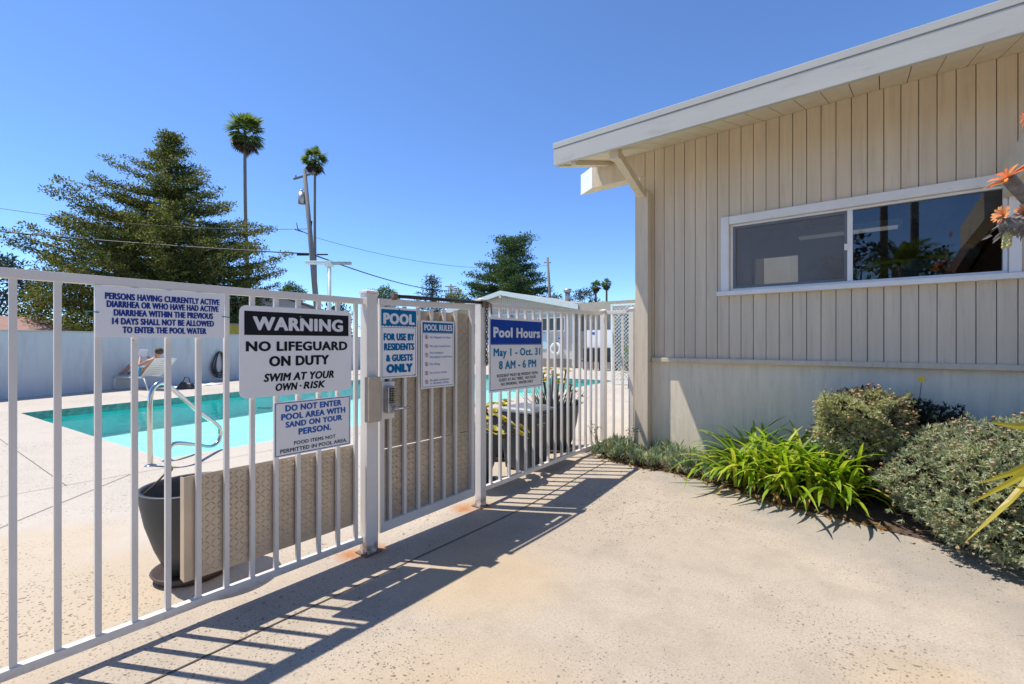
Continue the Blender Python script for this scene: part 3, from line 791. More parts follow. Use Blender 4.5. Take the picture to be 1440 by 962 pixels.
MB().add([(.012, .384, .0022), (.298, .384, .0022), (.298, .454, .0022), (.012, .454, .0022)], [(0, 1, 2, 3)]).build('header', M['ink_cyan'], s)
frame_rect(MB(), .010, .010, .300, .382, .003, .0021).build('border', M['ink_cyan'], s)
lettering(s, [('POOL RULES', .027, .290, .419, .042, .040)], 'ink_white')
lettering(s, [('No lifeguard on duty', .078, .272, .353, .016, 0.012), ('No pets in pool area', .078, .272, .291, .016, 0.012), ('No running or', .078, .203, .245, .016, 0.012), ('horseplay in pool area', .078, .289, .216, .016, 0.012),
              ('No diving', .078, .169, .167, .016, 0.012), ('No food or drinks', .078, .236, .106, .016, 0.012), ('No glass containers', .078, .261, .055, .015, 0.012), ('or alcoholic drinks', .078, .254, .034, .015, 0.012)], 'ink_blue')
for i, y in enumerate((.353, .291, .230, .167, .106, .046)):
    mb = MB(); mb.torus((.048, y, .0026), .0135, .0016, 'z', 16, 4)
    mb.bar((.039, y + .009, .0028), (.057, y - .009, .0028), .003, .001); mb.build('pictogram', M['ink_red'], s)
    mb = MB(); mb.ball((.049, y + .006, .0024), (.003, .003, .0006), 6, 4); mb.bar((.048, y + .003, .0024), (.045 + .004 * (i % 3), y - .009, .0024), .004, .0008); mb.build('pictogram', M['ink_black'], s)
s = sign('hours_sign', 'big blue and white pool hours sign on the far fence panel', 2.755, .880, .747, .605, .006)
MB().add([(.018, .388, .0022), (.729, .388, .0022), (.729, .588, .0022), (.018, .588, .0022)], [(0, 1, 2, 3)]).build('header', M['ink_royal'], s)
frame_rect(MB(), .016, .016, .731, .386, .004, .0021).build('border', M['ink_royal'], s)
lettering(s, [('Pool Hours', .054, .702, .485, .085, 0.057)], 'ink_white')
lettering(s, [('May 1 - Oct. 31', .056, .706, .322, .065, 0.046), ('8 AM - 6 PM', .123, .642, .216, .068, 0.046)], 'ink_teal')
lettering(s, [('RESIDENT MUST BE PRESENT WITH', .098, .665, .130, .024, .03), ('GUEST AT ALL TIMES.  NO FOOD', .123, .638, .095, .024, .03), ('NO SMOKING.  WATER ONLY', .150, .596, .059, .024, .03)], 'ink_grey')

# ------------------------------------------------------------------ pots, bin and their plants
def pot(name, label, x, y, r, h, rb, saucer=True):
    t = thing(name, label, 'plant pot', (x, y, gz(x, y)), 0, 'dark pots inside the pool fence')
    z0 = .035
    prof = [(.001, z0), (rb, z0), (rb + (r - rb) * .45, z0 + h * .30), (rb + (r - rb) * .78, z0 + h * .6), (rb + (r - rb) * .95, z0 + h * .85), (r, z0 + h - .02), (r + .008, z0 + h - .005), (r + .004, z0 + h), (r - .012, z0 + h), (r - .016, z0 + h - .03), (rb + (r - rb) * .6, z0 + h * .55)]
    MB().lathe(prof, 40).build('body', M['pot'], t, True)
    MB().lathe([(.001, z0 + h * .56), (rb + (r - rb) * .66, z0 + h * .56)], 30).build('soil', M['soil'], t)
    if saucer:
        MB().lathe([(.001, .003), (rb + .05, .003), (rb + .075, .045), (rb + .065, .047), (rb + .042, .012), (.001, .012)], 32).build('saucer', M['saucer'], t, True)
    return t
pot('flower_pot', 'dark empty pot on a brown saucer, behind the tan kick plate', -3.0, .91, .245, .46, .120)
t = thing('dry_stalk', 'withered stalk with a yellowed tip leaning out of the empty pot', 'plant', (-3.02, .80, .30))
mb = MB().tube([(.02, -.02, 0), (.0, -.10, .12), (-.02, -.13, .16), (-.035, -.06, .21), (-.05, .01, .275)], [.008, .008, .007, .006, .006], 6); mb.build('stem', M['twig'], t, True)
mb = MB().ball((-.05, .015, .285), (.022, .022, .02), 8, 6); mb.build('tip', M['aeonium'], t, True)

def rosette(mb, c, r, nl, tilt, rng, wd=.45, axis=(0, 0, 1), mi=0, rings=2):
    q = Vector(axis).normalized().to_track_quat('Z', 'Y')
    for ring in range(rings):
        rr = r * (1 - .38 * ring); tl = tilt + ring * .45
        for k in range(nl):
            a = 2 * math.pi * (k + .5 * ring) / nl + rng.uniform(-.15, .15)
            d = Vector((math.cos(a) * math.cos(tl), math.sin(a) * math.cos(tl), math.sin(tl))); sd = Vector((-math.sin(a), math.cos(a), 0))
            up = Vector((0, 0, 1))
            pts = [q @ (d * rr * f + up * rr * .18 * f * (1 - f)) + Vector(c) for f in (0, .45, .8, 1)]
            mb.ribbon(pts, [rr * wd * .35, rr * wd * .8, rr * wd, rr * wd * .15], q @ sd, .15, mi)
def aeonium(label, x, y, z, pts, seed):
    g = np.random.default_rng(seed); t = thing('aeonium', label, 'plant', (x, y, z))
    for (dx, dy, dz, r) in pts:
        sm = MB().tube([(dx * .2, dy * .2, -.06), (dx * .65, dy * .65, dz * .45), (dx, dy, dz)], [.012, .011, .009], 6); sm.build('stem', M['bark'], t, True)
        lv = MB(); rosette(lv, (dx, dy, dz), r * 1.2, 11, .25, g, .58, (dx * .9, dy * .9, .5), rings=3); lv.build('rosette', M['aeonium'], t)
    return t
pot('flower_pot', 'dark pot with yellow succulents behind the post with the chain', -2.87, 3.02, .262, .48, .14)
g_ = np.random.default_rng(3)
aeonium('yellow rosette succulents spilling over the pot behind the chain post', -2.87, 3.02, gz(-2.87, 3.02) + .40,
        [(-.15, -.1, .22, .09), (.02, -.18, .26, .085), (.1, -.02, .20, .08), (.2, .18, .17, .095), (.12, .33, .12, .09), (-.05, .12, .27, .09), (.24, .02, .10, .08), (-.2, .1, .16, .085), (.3, .30, .04, .08), (.05, .05, .14, .07), (.22, .44, .06, .075)], 5)
pot('flower_pot', 'dark pot crowded with spiky plants, right of the lidded bin', -2.93, 4.50, .25, .50, .145)
pot('flower_pot', 'dark pot mostly hidden behind the lidded bin', -3.35, 3.95, .24, .46, .14)
aeonium('orange tinted rosettes in the pot behind the lidded bin', -3.35, 3.95, .36, [(-.05, -.15, .2, .08), (.1, -.02, .22, .085), (.0, .14, .24, .08), (-.15, .05, .2, .08), (.16, .14, .18, .07), (.12, -.2, .17, .07)], 9)
t = thing('spiky_aloe', 'dark grey green spiky aloe standing in the pot right of the bin', 'plant', (-2.95, 4.40, gz(-2.95, 4.4) + .36)); mb = MB()
for k in range(46):
    a = g_.uniform(0, 6.28); l = g_.uniform(.30, .52); e = g_.uniform(.5, 1.35); b0 = Vector((g_.uniform(-.13, .13), g_.uniform(-.15, .13), 0))
    d = Vector((math.cos(a) * math.cos(e), math.sin(a) * math.cos(e), math.sin(e)))
    mb.ribbon([b0, b0 + d * l * .4, b0 + d * l * .75 + Vector((0, 0, .02)), b0 + d * l + Vector((0, 0, .04))], [.03, .027, .017, .003], Vector((-math.sin(a), math.cos(a), 0)), .5)
mb.build('leaves', M['aloe_dark'], t)
aeonium('tall orange and yellow rosettes rising behind the spiky aloe', -2.95, 4.50, gz(-3, 4.5) + .36, [(-.08, -.14, .52, .08), (.02, -.02, .50, .085), (-.12, .02, .56, .075), (.06, .12, .55, .08), (-.02, -.22, .46, .07), (.1, -.1, .44, .07), (-.2, -.1, .48, .07)], 12)
aeonium('small reddish rosettes trailing on the right of the spiky aloe', -2.90, 4.58, gz(-2.9, 4.58) + .36, [(.08, .1, .30, .06), (.13, .18, .24, .055), (.02, .14, .36, .055), (.16, .08, .18, .05), (.05, .22, .17, .05), (.0, .2, .28, .05)], 15)

t = thing('lidded_bin', 'dark grey lidded plastic bin between the potted plants', 'bin', (-2.80, 3.74, gz(-2.8, 3.74)), .08)
def taper(mb, a0, b0, a1, b1, z0, z1):
    return mb.add([(-a0, -b0, z0), (a0, -b0, z0), (a0, b0, z0), (-a0, b0, z0), (-a1, -b1, z1), (a1, -b1, z1), (a1, b1, z1), (-a1, b1, z1)],
                  [(0, 3, 2, 1), (4, 5, 6, 7), (0, 1, 5, 4), (1, 2, 6, 5), (2, 3, 7, 6), (3, 0, 4, 7)])
taper(MB(), .15, .165, .195, .215, .0, .56).build('body', M['pot'], t, bevel=.015)
mb = taper(MB(), .205, .228, .205, .228, .561, .585); taper(mb, .185, .20, .15, .17, .5855, .612); mb.build('lid', simple('grey_lid', (.15, .17, .19), .45), t, bevel=.008)
mb = MB().tube([(.19, -.09, .52), (.225, -.09, .535), (.225, .09, .535), (.19, .09, .52)], .008, 6); mb.build('handle', M['pot'], t, True)
mb = MB()
for (y0, y1, z_) in ((-.11, .05, .44), (-.075, .02, .412)):
    k = 12
    for i in range(k):
        ya = y0 + (y1 - y0) * i / k; yb = ya + (y1 - y0) / k * .72
        xx = .150 + .045 * z_ / .56 + .0016
        mb.box(xx, xx + .001, ya, yb, z_, z_ + .013)
mb.build('embossed_lettering', M['galv'], t)
t = thing('broom_handle', 'dark pole leaning between the bin and the spiky pot', 'pole', (-2.74, 4.03, gz(-2.7, 4.0)))
MB().tube([(0, 0, .0), (.0, .05, .45), (.0, .09, .93)], .016, 8).build('shaft', M['black'], t, True)

# ------------------------------------------------------------------ pool side
t = thing('pool_handrail', 'stainless steel bent tube handrail at the pool corner', 'handrail', (-5.95, 1.42, 0), 0)
dv = Vector((-.5, .866, 0))
def hr(s_, z_, off=0): p = dv * s_; return (p.x, p.y, z_)
def smooth_path(pts, k=6):
    out = []
    P_ = [Vector(pts[0])] + [Vector(p) for p in pts] + [Vector(pts[-1])]
    for i in range(1, len(P_) - 2):
        for j in range(k):
            u = j / k
            out.append(.5 * ((2 * P_[i]) + (P_[i + 1] - P_[i - 1]) * u + (2 * P_[i - 1] - 5 * P_[i] + 4 * P_[i + 1] - P_[i + 2]) * u * u + (-P_[i - 1] + 3 * P_[i] - 3 * P_[i + 1] + P_[i + 2]) * u ** 3))
    out.append(P_[-1]); return out
top_rail_pts = smooth_path([hr(0, 0), hr(-.005, .35), hr(.0, .70), hr(.06, .83), hr(.17, .845), hr(.30, .74), hr(.62, .47), hr(.86, .29), hr(.94, .19), hr(.92, .07), hr(.80, .02), hr(.6, .08), hr(.34, .16), hr(.24, .15), hr(.20, .06), hr(.20, 0)], 7)
MB().tube(top_rail_pts, .024, 14).build('rail', M['chrome'], t, True)
for s_ in (0, .20): MB().lathe([(.001, .012), (.04, .012), (.055, .004), (.055, .001)], 20, hr(s_, 0)).build('flange', M['chrome'], t, True)

wa, wb = Vector((-13.6, -4.5, 0)), Vector((-24.3, 23.5, 0)); wd_ = (wb - wa).normalized(); wn = Vector((wd_.y, -wd_.x, 0))
t = thing('boundary_wall', 'long plain grey wall behind the pool', 'wall')
mb = MB(); a = wa; 
mb.bar((wa.x, wa.y, .77), (wb.x, wb.y, .77), .16, 1.54); mb.build('wall', M['wall_paint'], t)
MB().bar((wa.x, wa.y, 1.56), (wb.x, wb.y, 1.56), .19, .035).build('coping', M['house_wall'], t)
def on_wall(s_, off): p = wa + wd_ * s_ + wn * off; return p

# hose coil on the wall
hc = at_ = Vector((-17.55, 6.05, 0))
s0 = (hc - wa).dot(wd_); pc = on_wall(s0, .10)
ang = math.atan2(wd_.y, wd_.x)
t = thing('hose_coil', 'black garden hose looped on a hook of the grey wall', 'hose', (pc.x, pc.y, .0), ang)
MB().box(-.03, .03, -.05, .02, .93, .97).tube([(0, -.02, .95), (0, -.08, .95), (0, -.10, .99)], .012, 6).build('hook', M['galv'], t)
mb = MB()
for k in range(6):
    w_ = .13 + .035 * k; h_ = .36 + .035 * (k % 3); cz = .97 - h_; ph = .2 * math.sin(k * 1.7)
    pts = [(w_ * math.sin(a) * (1 - .35 * math.cos(a)) + .03 * ph, -.03 - .018 * (k % 3), cz + h_ * math.cos(a)) for a in [2 * math.pi * i / 28 for i in range(29)]]
    mb.tube(pts, .017, 7, cap=False)
mb.build('loops', M['black'], t, True)

# lounger with reader
LA = math.atan2(-.398, -.898)
lx, ly = -15.05, 4.0
lo = thing('pool_lounger', 'white strap pool lounger with raised back beside the grey wall', 'lounger', (lx, ly, 0), LA)
mb = MB()
for sy in (-.29, .29):
    mb.tube([(.55, sy, .34), (1.75, sy, .34)], .018, 8)
    mb.tube([(.60, sy, .36), (.10, sy, .84)], .018, 8)
mb.tube([(.10, -.29, .84), (.10, .29, .84)], .018, 8); mb.tube([(1.75, -.29, .34), (1.75, .29, .34)], .018, 8)
mb.build('frame', M['plastic_white'], lo, True)
for (x, dx) in ((.50, -.15), (1.5, .12)):
    for sy in (-.29, .29):
        MB().tube([(x, sy, .34), (x + dx, sy, .0)], .017, 8).build('leg', M['plastic_white'], lo, True)
mb = MB()
for k in range(13): mb.box(.62 + k * .088, .69 + k * .088, -.30, .30, .352, .358)
mb.build('seat_straps', M['plastic_white'], lo)
mb = MB(); q = Vector((-.50, 0, .48)).normalized()
for k in range(8):
    p = Vector((.585, 0, .375)) + q * (.01 + k * .083); e = p + q * .066
    mb.add([(p.x, -.30, p.z), (p.x, .30, p.z), (e.x, .30, e.z), (e.x, -.30, e.z), (p.x + .006, -.30, p.z + .006), (p.x + .006, .30, p.z + .006), (e.x + .006, .30, e.z + .006), (e.x + .006, -.30, e.z + .006)],
           [(0, 1, 2, 3), (7, 6, 5, 4), (0, 4, 5, 1), (1, 5, 6, 2), (2, 6, 7, 3), (3, 7, 4, 0)])
mb.build('back_straps', M['plastic_white'], lo)

def skin_body(name, verts, edges, radii, m, parent=None, sub=2):
    me = bpy.data.meshes.new(name); me.from_pydata(verts, edges, []); me.update()
    o = link_mesh(name, me, m, parent)
    o.modifiers.new('skin', 'SKIN')
    if not me.skin_vertices:
        bm = bmesh.new(); bm.from_mesh(me); bm.verts.layers.skin.verify(); bm.to_mesh(me); bm.free()
    for i, r in enumerate(radii): me.skin_vertices[0].data[i].radius = r if isinstance(r, tuple) else (r, r)
    me.skin_vertices[0].data[0].use_root = True
    s_ = o.modifiers.new('sub', 'SUBSURF'); s_.levels = sub; s_.render_levels = sub
    for p in me.polygons: p.use_smooth = True
    return o
pe = thing('person', 'person reclining on the white lounger reading a paperback by the wall', 'person', (lx, ly, 0), LA)
V_ = [(.80, 0, .475), (.64, 0, .62), (.47, 0, .80), (.41, 0, .90), (.385, 0, .955), (.36, 0, 1.03)]
E_ = [(0, 1), (1, 2), (2, 3), (3, 4), (4, 5)]; r_ = [(.16, .115), (.145, .10), (.155, .095), .055, .085, .09]
for sy in (-1, 1):
    b_ = len(V_)
    V_ += [(.87, .10 * sy, .47), (1.22, .12 * sy, .66), (1.52, .11 * sy, .435), (1.63, .11 * sy, .42), (1.67, .11 * sy, .47)]
    E_ += [(0, b_), (b_, b_ + 1), (b_ + 1, b_ + 2), (b_ + 2, b_ + 3), (b_ + 3, b_ + 4)]; r_ += [.088, .06, .04, .038, .025]
    b_ = len(V_)
    V_ += [(.49, .19 * sy, .78), (.70, .27 * sy, .66), (.86, .12 * sy, .86), (.90, .085 * sy, .90)]
    E_ += [(2, b_), (b_, b_ + 1), (b_ + 1, b_ + 2), (b_ + 2, b_ + 3)]; r_ += [.058, .043, .032, .036]
skin_body('body', V_, E_, r_, M['skin'], pe)
mb = MB().ball((.345, 0, 1.05), (.10, .098, .098), 14, 10); mb.build('hair', M['hair'], pe, True)
skin_body('shorts', [(.80, 0, .485), (.90, .10, .50), (1.08, .115, .59), (.90, -.10, .50), (1.08, -.115, .59)], [(0, 1), (1, 2), (0, 3), (3, 4)], [(.17, .125), .105, .088, .105, .088], M['towel_blue'], pe)
t = thing('paperback_book', 'open paperback held up by the reclining reader', 'book', (lx + .925 * math.cos(LA), ly + .925 * math.sin(LA), .90), LA)
for sy in (-1, 1):
    MB().add([(0, 0, 0), (.035, sy * .12, .0), (-.03, sy * .12, .19), (-.065, 0, .19), (.012, 0, .003), (.047, sy * .12, .003), (-.018, sy * .12, .193), (-.053, 0, .193)],
             [(0, 1, 2, 3), (7, 6, 5, 4), (0, 4, 5, 1), (1, 5, 6, 2), (2, 6, 7, 3), (3, 7, 4, 0)]).build('pages', M['paper'], t)
t = thing('tote_bag', 'dark slumped bag on the deck beside the lounger', 'bag', (-15.05, 4.40, 0), .6)
mb = MB().add([(-.25, -.13, 0), (.25, -.13, 0), (.25, .13, 0), (-.25, .13, 0), (-.12, -.05, .22), (.16, -.05, .17), (.16, .05, .17), (-.12, .05, .22)], [(0, 3, 2, 1), (4, 5, 6, 7), (0, 1, 5, 4), (1, 2, 6, 5), (2, 3, 7, 6), (3, 0, 4, 7)])
mb.build('bag_body', M['black'], t, bevel=.04); MB().tube([(-.10, 0, .2), (-.06, .02, .32), (.05, .02, .32), (.10, 0, .18)], .012, 6).build('strap', M['black'], t, True)
t = thing('towel', 'flat white towel lying on the deck near the lounger', 'towel', (-15.95, 4.9, .004), ang)
mb = MB(); nx = 12
mb.add([(-.75 + 1.5 * i / nx, -.3 + .6 * j / 4, .008 + .012 * math.sin(i * 1.9 + j)) for j in range(5) for i in range(nx + 1)], [(j * (nx + 1) + i, j * (nx + 1) + i + 1, (j + 1) * (nx + 1) + i + 1, (j + 1) * (nx + 1) + i) for j in range(4) for i in range(nx)])
mb.build('cloth', M['plastic_white'], t, True).modifiers.new('solid', 'SOLIDIFY').thickness = .006

# T-shaped lamp standard behind the pool
t = thing('lamp_standard', 'white T shaped lamp standard beside the grey wall', 'street lamp', (-17.71, 10.17, 0), R(38.6))
MB().tube([(0, 0, 0), (0, 0, 4.50)], [.09, .075], 12).build('pole', M['plastic_white'], t, True)
MB().box(-.96, .12, -.14, .14, 4.50, 4.62).build('lamp_head', M['plastic_white'], t, bevel=.02)
MB().box(.121, .88, -.13, .13, 4.49, 4.60).build('lamp_head', M['galv'], t, bevel=.02)
MB().box(-.16, .16, -.09, .09, 4.40, 4.499).build('bracket', M['plastic_white'], t, bevel=.01)

# ------------------------------------------------------------------ pool house
PY = 20.2
ph = thing('pool_house', 'low pale pool house with green trimmed gable across the pool', 'building')
rx, rzz, hw = -16.55, 4.02, 4.95
def gz_roof(x): return rzz - .205 * abs(x - rx)
mb = MB(); zc = gz_roof(rx + 4.4)
mb.add([(rx - 4.4, PY, 0), (rx + 4.4, PY, 0), (rx + 4.4, PY, zc), (rx, PY, rzz - .02), (rx - 4.4, PY, zc), (rx - 4.4, PY + 7, 0), (rx + 4.4, PY + 7, 0), (rx + 4.4, PY + 7, zc), (rx, PY + 7, rzz - .02), (rx - 4.4, PY + 7, zc)],
       [(0, 1, 2, 3, 4), (9, 8, 7, 6, 5), (1, 6, 7, 2), (0, 4, 9, 5)])
mb.build('wall', M['house_wall'], ph)
mb = MB()
for k in range(60):
    x = rx - 4.3 + k * .146
    zt = gz_roof(x) - .05
    if zt > 2.95: mb.box(x, x + .012, PY - .012, PY - .001, 2.92, zt)
mb.build('gable_battens', M['house_tan'], ph)
MB().box(rx - 4.42, rx + 4.42, PY - .03, PY + .01, 2.83, 2.90).build('eave_trim', M['house_trim'], ph)
MB().box(rx - 4.41, rx + 4.41, PY - .02, PY + .01, .0, .45).build('base_band', M['house_kick'], ph)
for sx in (-1, 1):
    mb = MB(); x0, x1 = rx, rx + sx * hw
    mb.add([(x0, PY - .5, rzz), (x1, PY - .5, gz_roof(x1)), (x1, PY + 7.5, gz_roof(x1)), (x0, PY + 7.5, rzz), (x0, PY - .5, rzz + .12), (x1, PY - .5, gz_roof(x1) + .12), (x1, PY + 7.5, gz_roof(x1) + .12), (x0, PY + 7.5, rzz + .12)],
           [(0, 1, 2, 3), (7, 6, 5, 4), (0, 4, 5, 1), (1, 5, 6, 2), (2, 6, 7, 3), (3, 7, 4, 0)])
    mb.build('roof', M['roof_grey'], ph)
    mb = MB()
    mb.add([(x0, PY - .545, rzz - .10), (x1, PY - .545, gz_roof(x1) - .10), (x1, PY - .505, gz_roof(x1) - .10), (x0, PY - .505, rzz - .10), (x0, PY - .545, rzz + .15), (x1, PY - .545, gz_roof(x1) + .15), (x1, PY - .505, gz_roof(x1) + .15), (x0, PY - .505, rzz + .15)],
           [(0, 1, 2, 3), (7, 6, 5, 4), (0, 4, 5, 1), (1, 5, 6, 2), (2, 6, 7, 3), (3, 7, 4, 0)])
    mb.build('barge_board', M['house_trim'], ph)
MB().box(rx - .07, rx + .07, PY - .56, PY - .02, rzz - .26, rzz - .05).build('ridge_beam', M['house_wall'], ph)
def ph_window(x0, x1, z0, z1, panes):
    t_ = .07
    f = MB().box(x0, x1, PY - .05, PY - .002, z0, z0 + t_).box(x0, x1, PY - .05, PY - .002, z1 - t_, z1).box(x0, x0 + t_, PY - .05, PY - .002, z0 + t_, z1 - t_).box(x1 - t_, x1, PY - .05, PY - .002, z0 + t_, z1 - t_).build('window', M['white'], ph)
    for k in range(panes):
        a = x0 + t_ + (x1 - x0 - 2 * t_) * k / panes + .02; b = x0 + t_ + (x1 - x0 - 2 * t_) * (k + 1) / panes - .02
        MB().box(a, b, PY - .03, PY - .001, z0 + t_, z1 - t_).build('pane', M['dark_glass'], f)
ph_window(-14.4, -12.65, 1.86, 2.62, 3)
ph_window(-19.2, -18.0, 1.75, 2.5, 2)
MB().box(-12.2, -12.08, PY - .10, PY - .02, .1, 3.0).build('downpipe', M['house_trim'], ph)
mb = MB().lathe([(.001, .10), (.10, .10), (.17, .05), (.19, 0)], 18); o = mb.build('wall_lamp', M['galv'], ph, True); o.rotation_euler = (R(90), 0, 0); o.location = (-16.2, PY, 2.66)
MB().box(-14.3, -13.7, PY - .04, PY - .003, .95, 1.8).build('door_panel', simple('pale_blue_panel', (.42, .62, .70), .6), ph)
mb = MB().box(-12.05, -8.2, PY + .05, PY + 5, 0, 2.75); mb.build('wing_wall', simple('brown_wing_wall', (.36, .32, .28), .8), ph)
MB().box(-12.0, -7.9, PY - .45, PY + 5.3, 2.76, 3.22).build('wing_roof', M['house_tan'], ph)
for x0, x1 in ((-11.75, -11.45), (-9.35, -8.5)): MB().box(x0, x1, PY + .01, PY + .048, 1.86, 2.62).build('pane', M['dark_glass'], ph)
t = thing('life_ring', 'white life ring hanging on the pool house wall', 'life ring', (-13.15, PY - .12, .96))
MB().torus((0, 0, 0), .27, .085, 'y', 28, 10).build('ring', M['plastic_white'], t, True)
MB().box(-.02, .02, .0, .115, .27, .40).build('hook', M['galv'], t)
t = thing('paper_notice', 'lavender paper notice on the pool house wall above the life ring', 'notice', (-12.95, PY - .02, 1.25))
MB().box(-.16, .16, -.008, .017, 0, .36).build('sheet', M['lavender'], t); MB().box(-.12, .12, -.012, -.0085, .22, .30).build('heading', M['ink_blue'], t)
t = thing('wall_banner', 'white and blue banner on the pool house wall, left of the chain post', 'banner', (-18.15, PY - .03, .75))
MB().box(-.5, .5, -.008, .02, 0, .95).build('sheet', M['sign_white'], t); MB().box(-.42, .42, -.012, -.0085, .68, .84).build('heading', M['ink_blue'], t)
t = thing('notice_board', 'large white notice board standing before the brown pool house wing', 'notice board', (-10.4, PY - .6, 0))
MB().box(-.72, .72, -.02, .02, 1.05, 1.88).build('board', M['sign_white'], t)
for dx in (-.62, .62): MB().box(dx - .03, dx + .03, -.019, .019, 0, 1.049).build('leg', M['galv'], t)
for dx in (-.28, .25): MB().box(dx - .13, dx + .13, -.026, -.0205, 1.66, 1.78).build('heading', M['ink_blue'], t)
for i in range(3):
    t = thing('patio_chair', 'dark high backed chair standing under the white notice board', 'chair', (-10.95 + i * .52, PY - 1.0, 0), 0, 'dark chairs along the pool house wing')
    MB().box(-.2, .2, -.22, .18, .40, .45).build('seat', M['black'], t); MB().box(-.2, .2, .181, .22, .45, 1.0).build('backrest', M['black'], t)
    for sx in (-.18, .18):
        for sy in (-.19, .19): MB().box(sx - .015, sx + .015, sy - .015, sy + .015, 0, .399).build('leg', M['black'], t)
t = thing('storage_bench', 'low dark bench along the foot of the pool house wing', 'bench', (-9.2, PY - .4, 0))
MB().box(-.55, .75, -.2, .2, .34, .40).build('seat', M['black'], t)
for sx in (-.5, .7): MB().box(sx - .04, sx + .04, -.18, .18, 0, .339).build('leg', M['black'], t)
t = thing('roof_vent', 'grey metal vent pipe on the pool house roof', 'vent pipe', (-15.0, PY + 4.0, gz_roof(-15.0) + .10))
MB().tube([(0, 0, 0), (0, 0, .55)], .16, 14).tube([(0, 0, .55), (0, 0, .75)], .24, 14).build('pipe', M['galv'], t, True)

# white lattice screen and the spiky plant before it
t = thing('lattice_screen', 'tall white lattice screen beyond the corner of the fence', 'screen', (-5.75, 13.0, 0))
mb = MB().box(-.75, -.69, -.03, .03, 0, 2.46).box(.75, .81, -.03, .03, 0, 2.46).box(-.689, .749, -.025, .025, 2.40, 2.455).box(-.689, .749, -.025, .025, .12, .18)
mb.build('frame', M['plastic_white'], t)
mb = MB(); k = -2.4
while k < .8:
    for s_, yy in ((1, -.010), (-1, .006)):
        a = max(-.69, k) ; pts = []
        x0, z0 = k, .18
        x1, z1 = k + 2.22, 2.40
        if s_ < 0: z0, z1 = 2.40, .18
        ta = max(0, (-.69 - x0) / (x1 - x0)); tb = min(1, (.75 - x0) / (x1 - x0))
        if tb > ta: mb.bar((x0 + (x1 - x0) * ta, yy, z0 + (z1 - z0) * ta), (x0 + (x1 - x0) * tb, yy, z0 + (z1 - z0) * tb), .008, .04, up=(0, 1, 0))
    k += .115
mb.build('lattice', M['plastic_white'], t)
def spiky(name, label, x, y, z, n, l, m, trunk, seed, wd=.035):
    g = np.random.default_rng(seed); t = thing(name, label, 'plant', (x, y, z)); mb = MB()
    for k in range(n):
        a = g.uniform(0, 6.28); e = g.uniform(-.3, 1.4); ll = l * g.uniform(.7, 1.1)
        d = Vector((math.cos(a) * math.cos(e), math.sin(a) * math.cos(e), math.sin(e))); b0 = Vector((0, 0, trunk))
        mb.ribbon([b0, b0 + d * ll * .5 + Vector((0, 0, .02)), b0 + d * ll - Vector((0, 0, .08 * ll))], [wd, wd, .004], Vector((-math.sin(a), math.cos(a), 0)), .3)
    mb.build('leaves', M[m], t); MB().tube([(0, 0, 0), (0, 0, trunk)], [.08, .06], 8).build('trunk', M['bark'], t, True)
spiky('yucca', 'spiky yucca in front of the white lattice screen', -5.35, 12.0, 0, 60, .75, 'palm', .9, 2)
spiky('agave', 'low olive agave at the foot of the lattice screen', -5.55, 12.3, 0, 40, .5, 'olive', .45, 4)
spiky('yucca', 'pale yucca head showing above the fence next to the clubhouse corner', -5.0, 13.4, 0, 60, .55, 'olive', 2.75, 6)

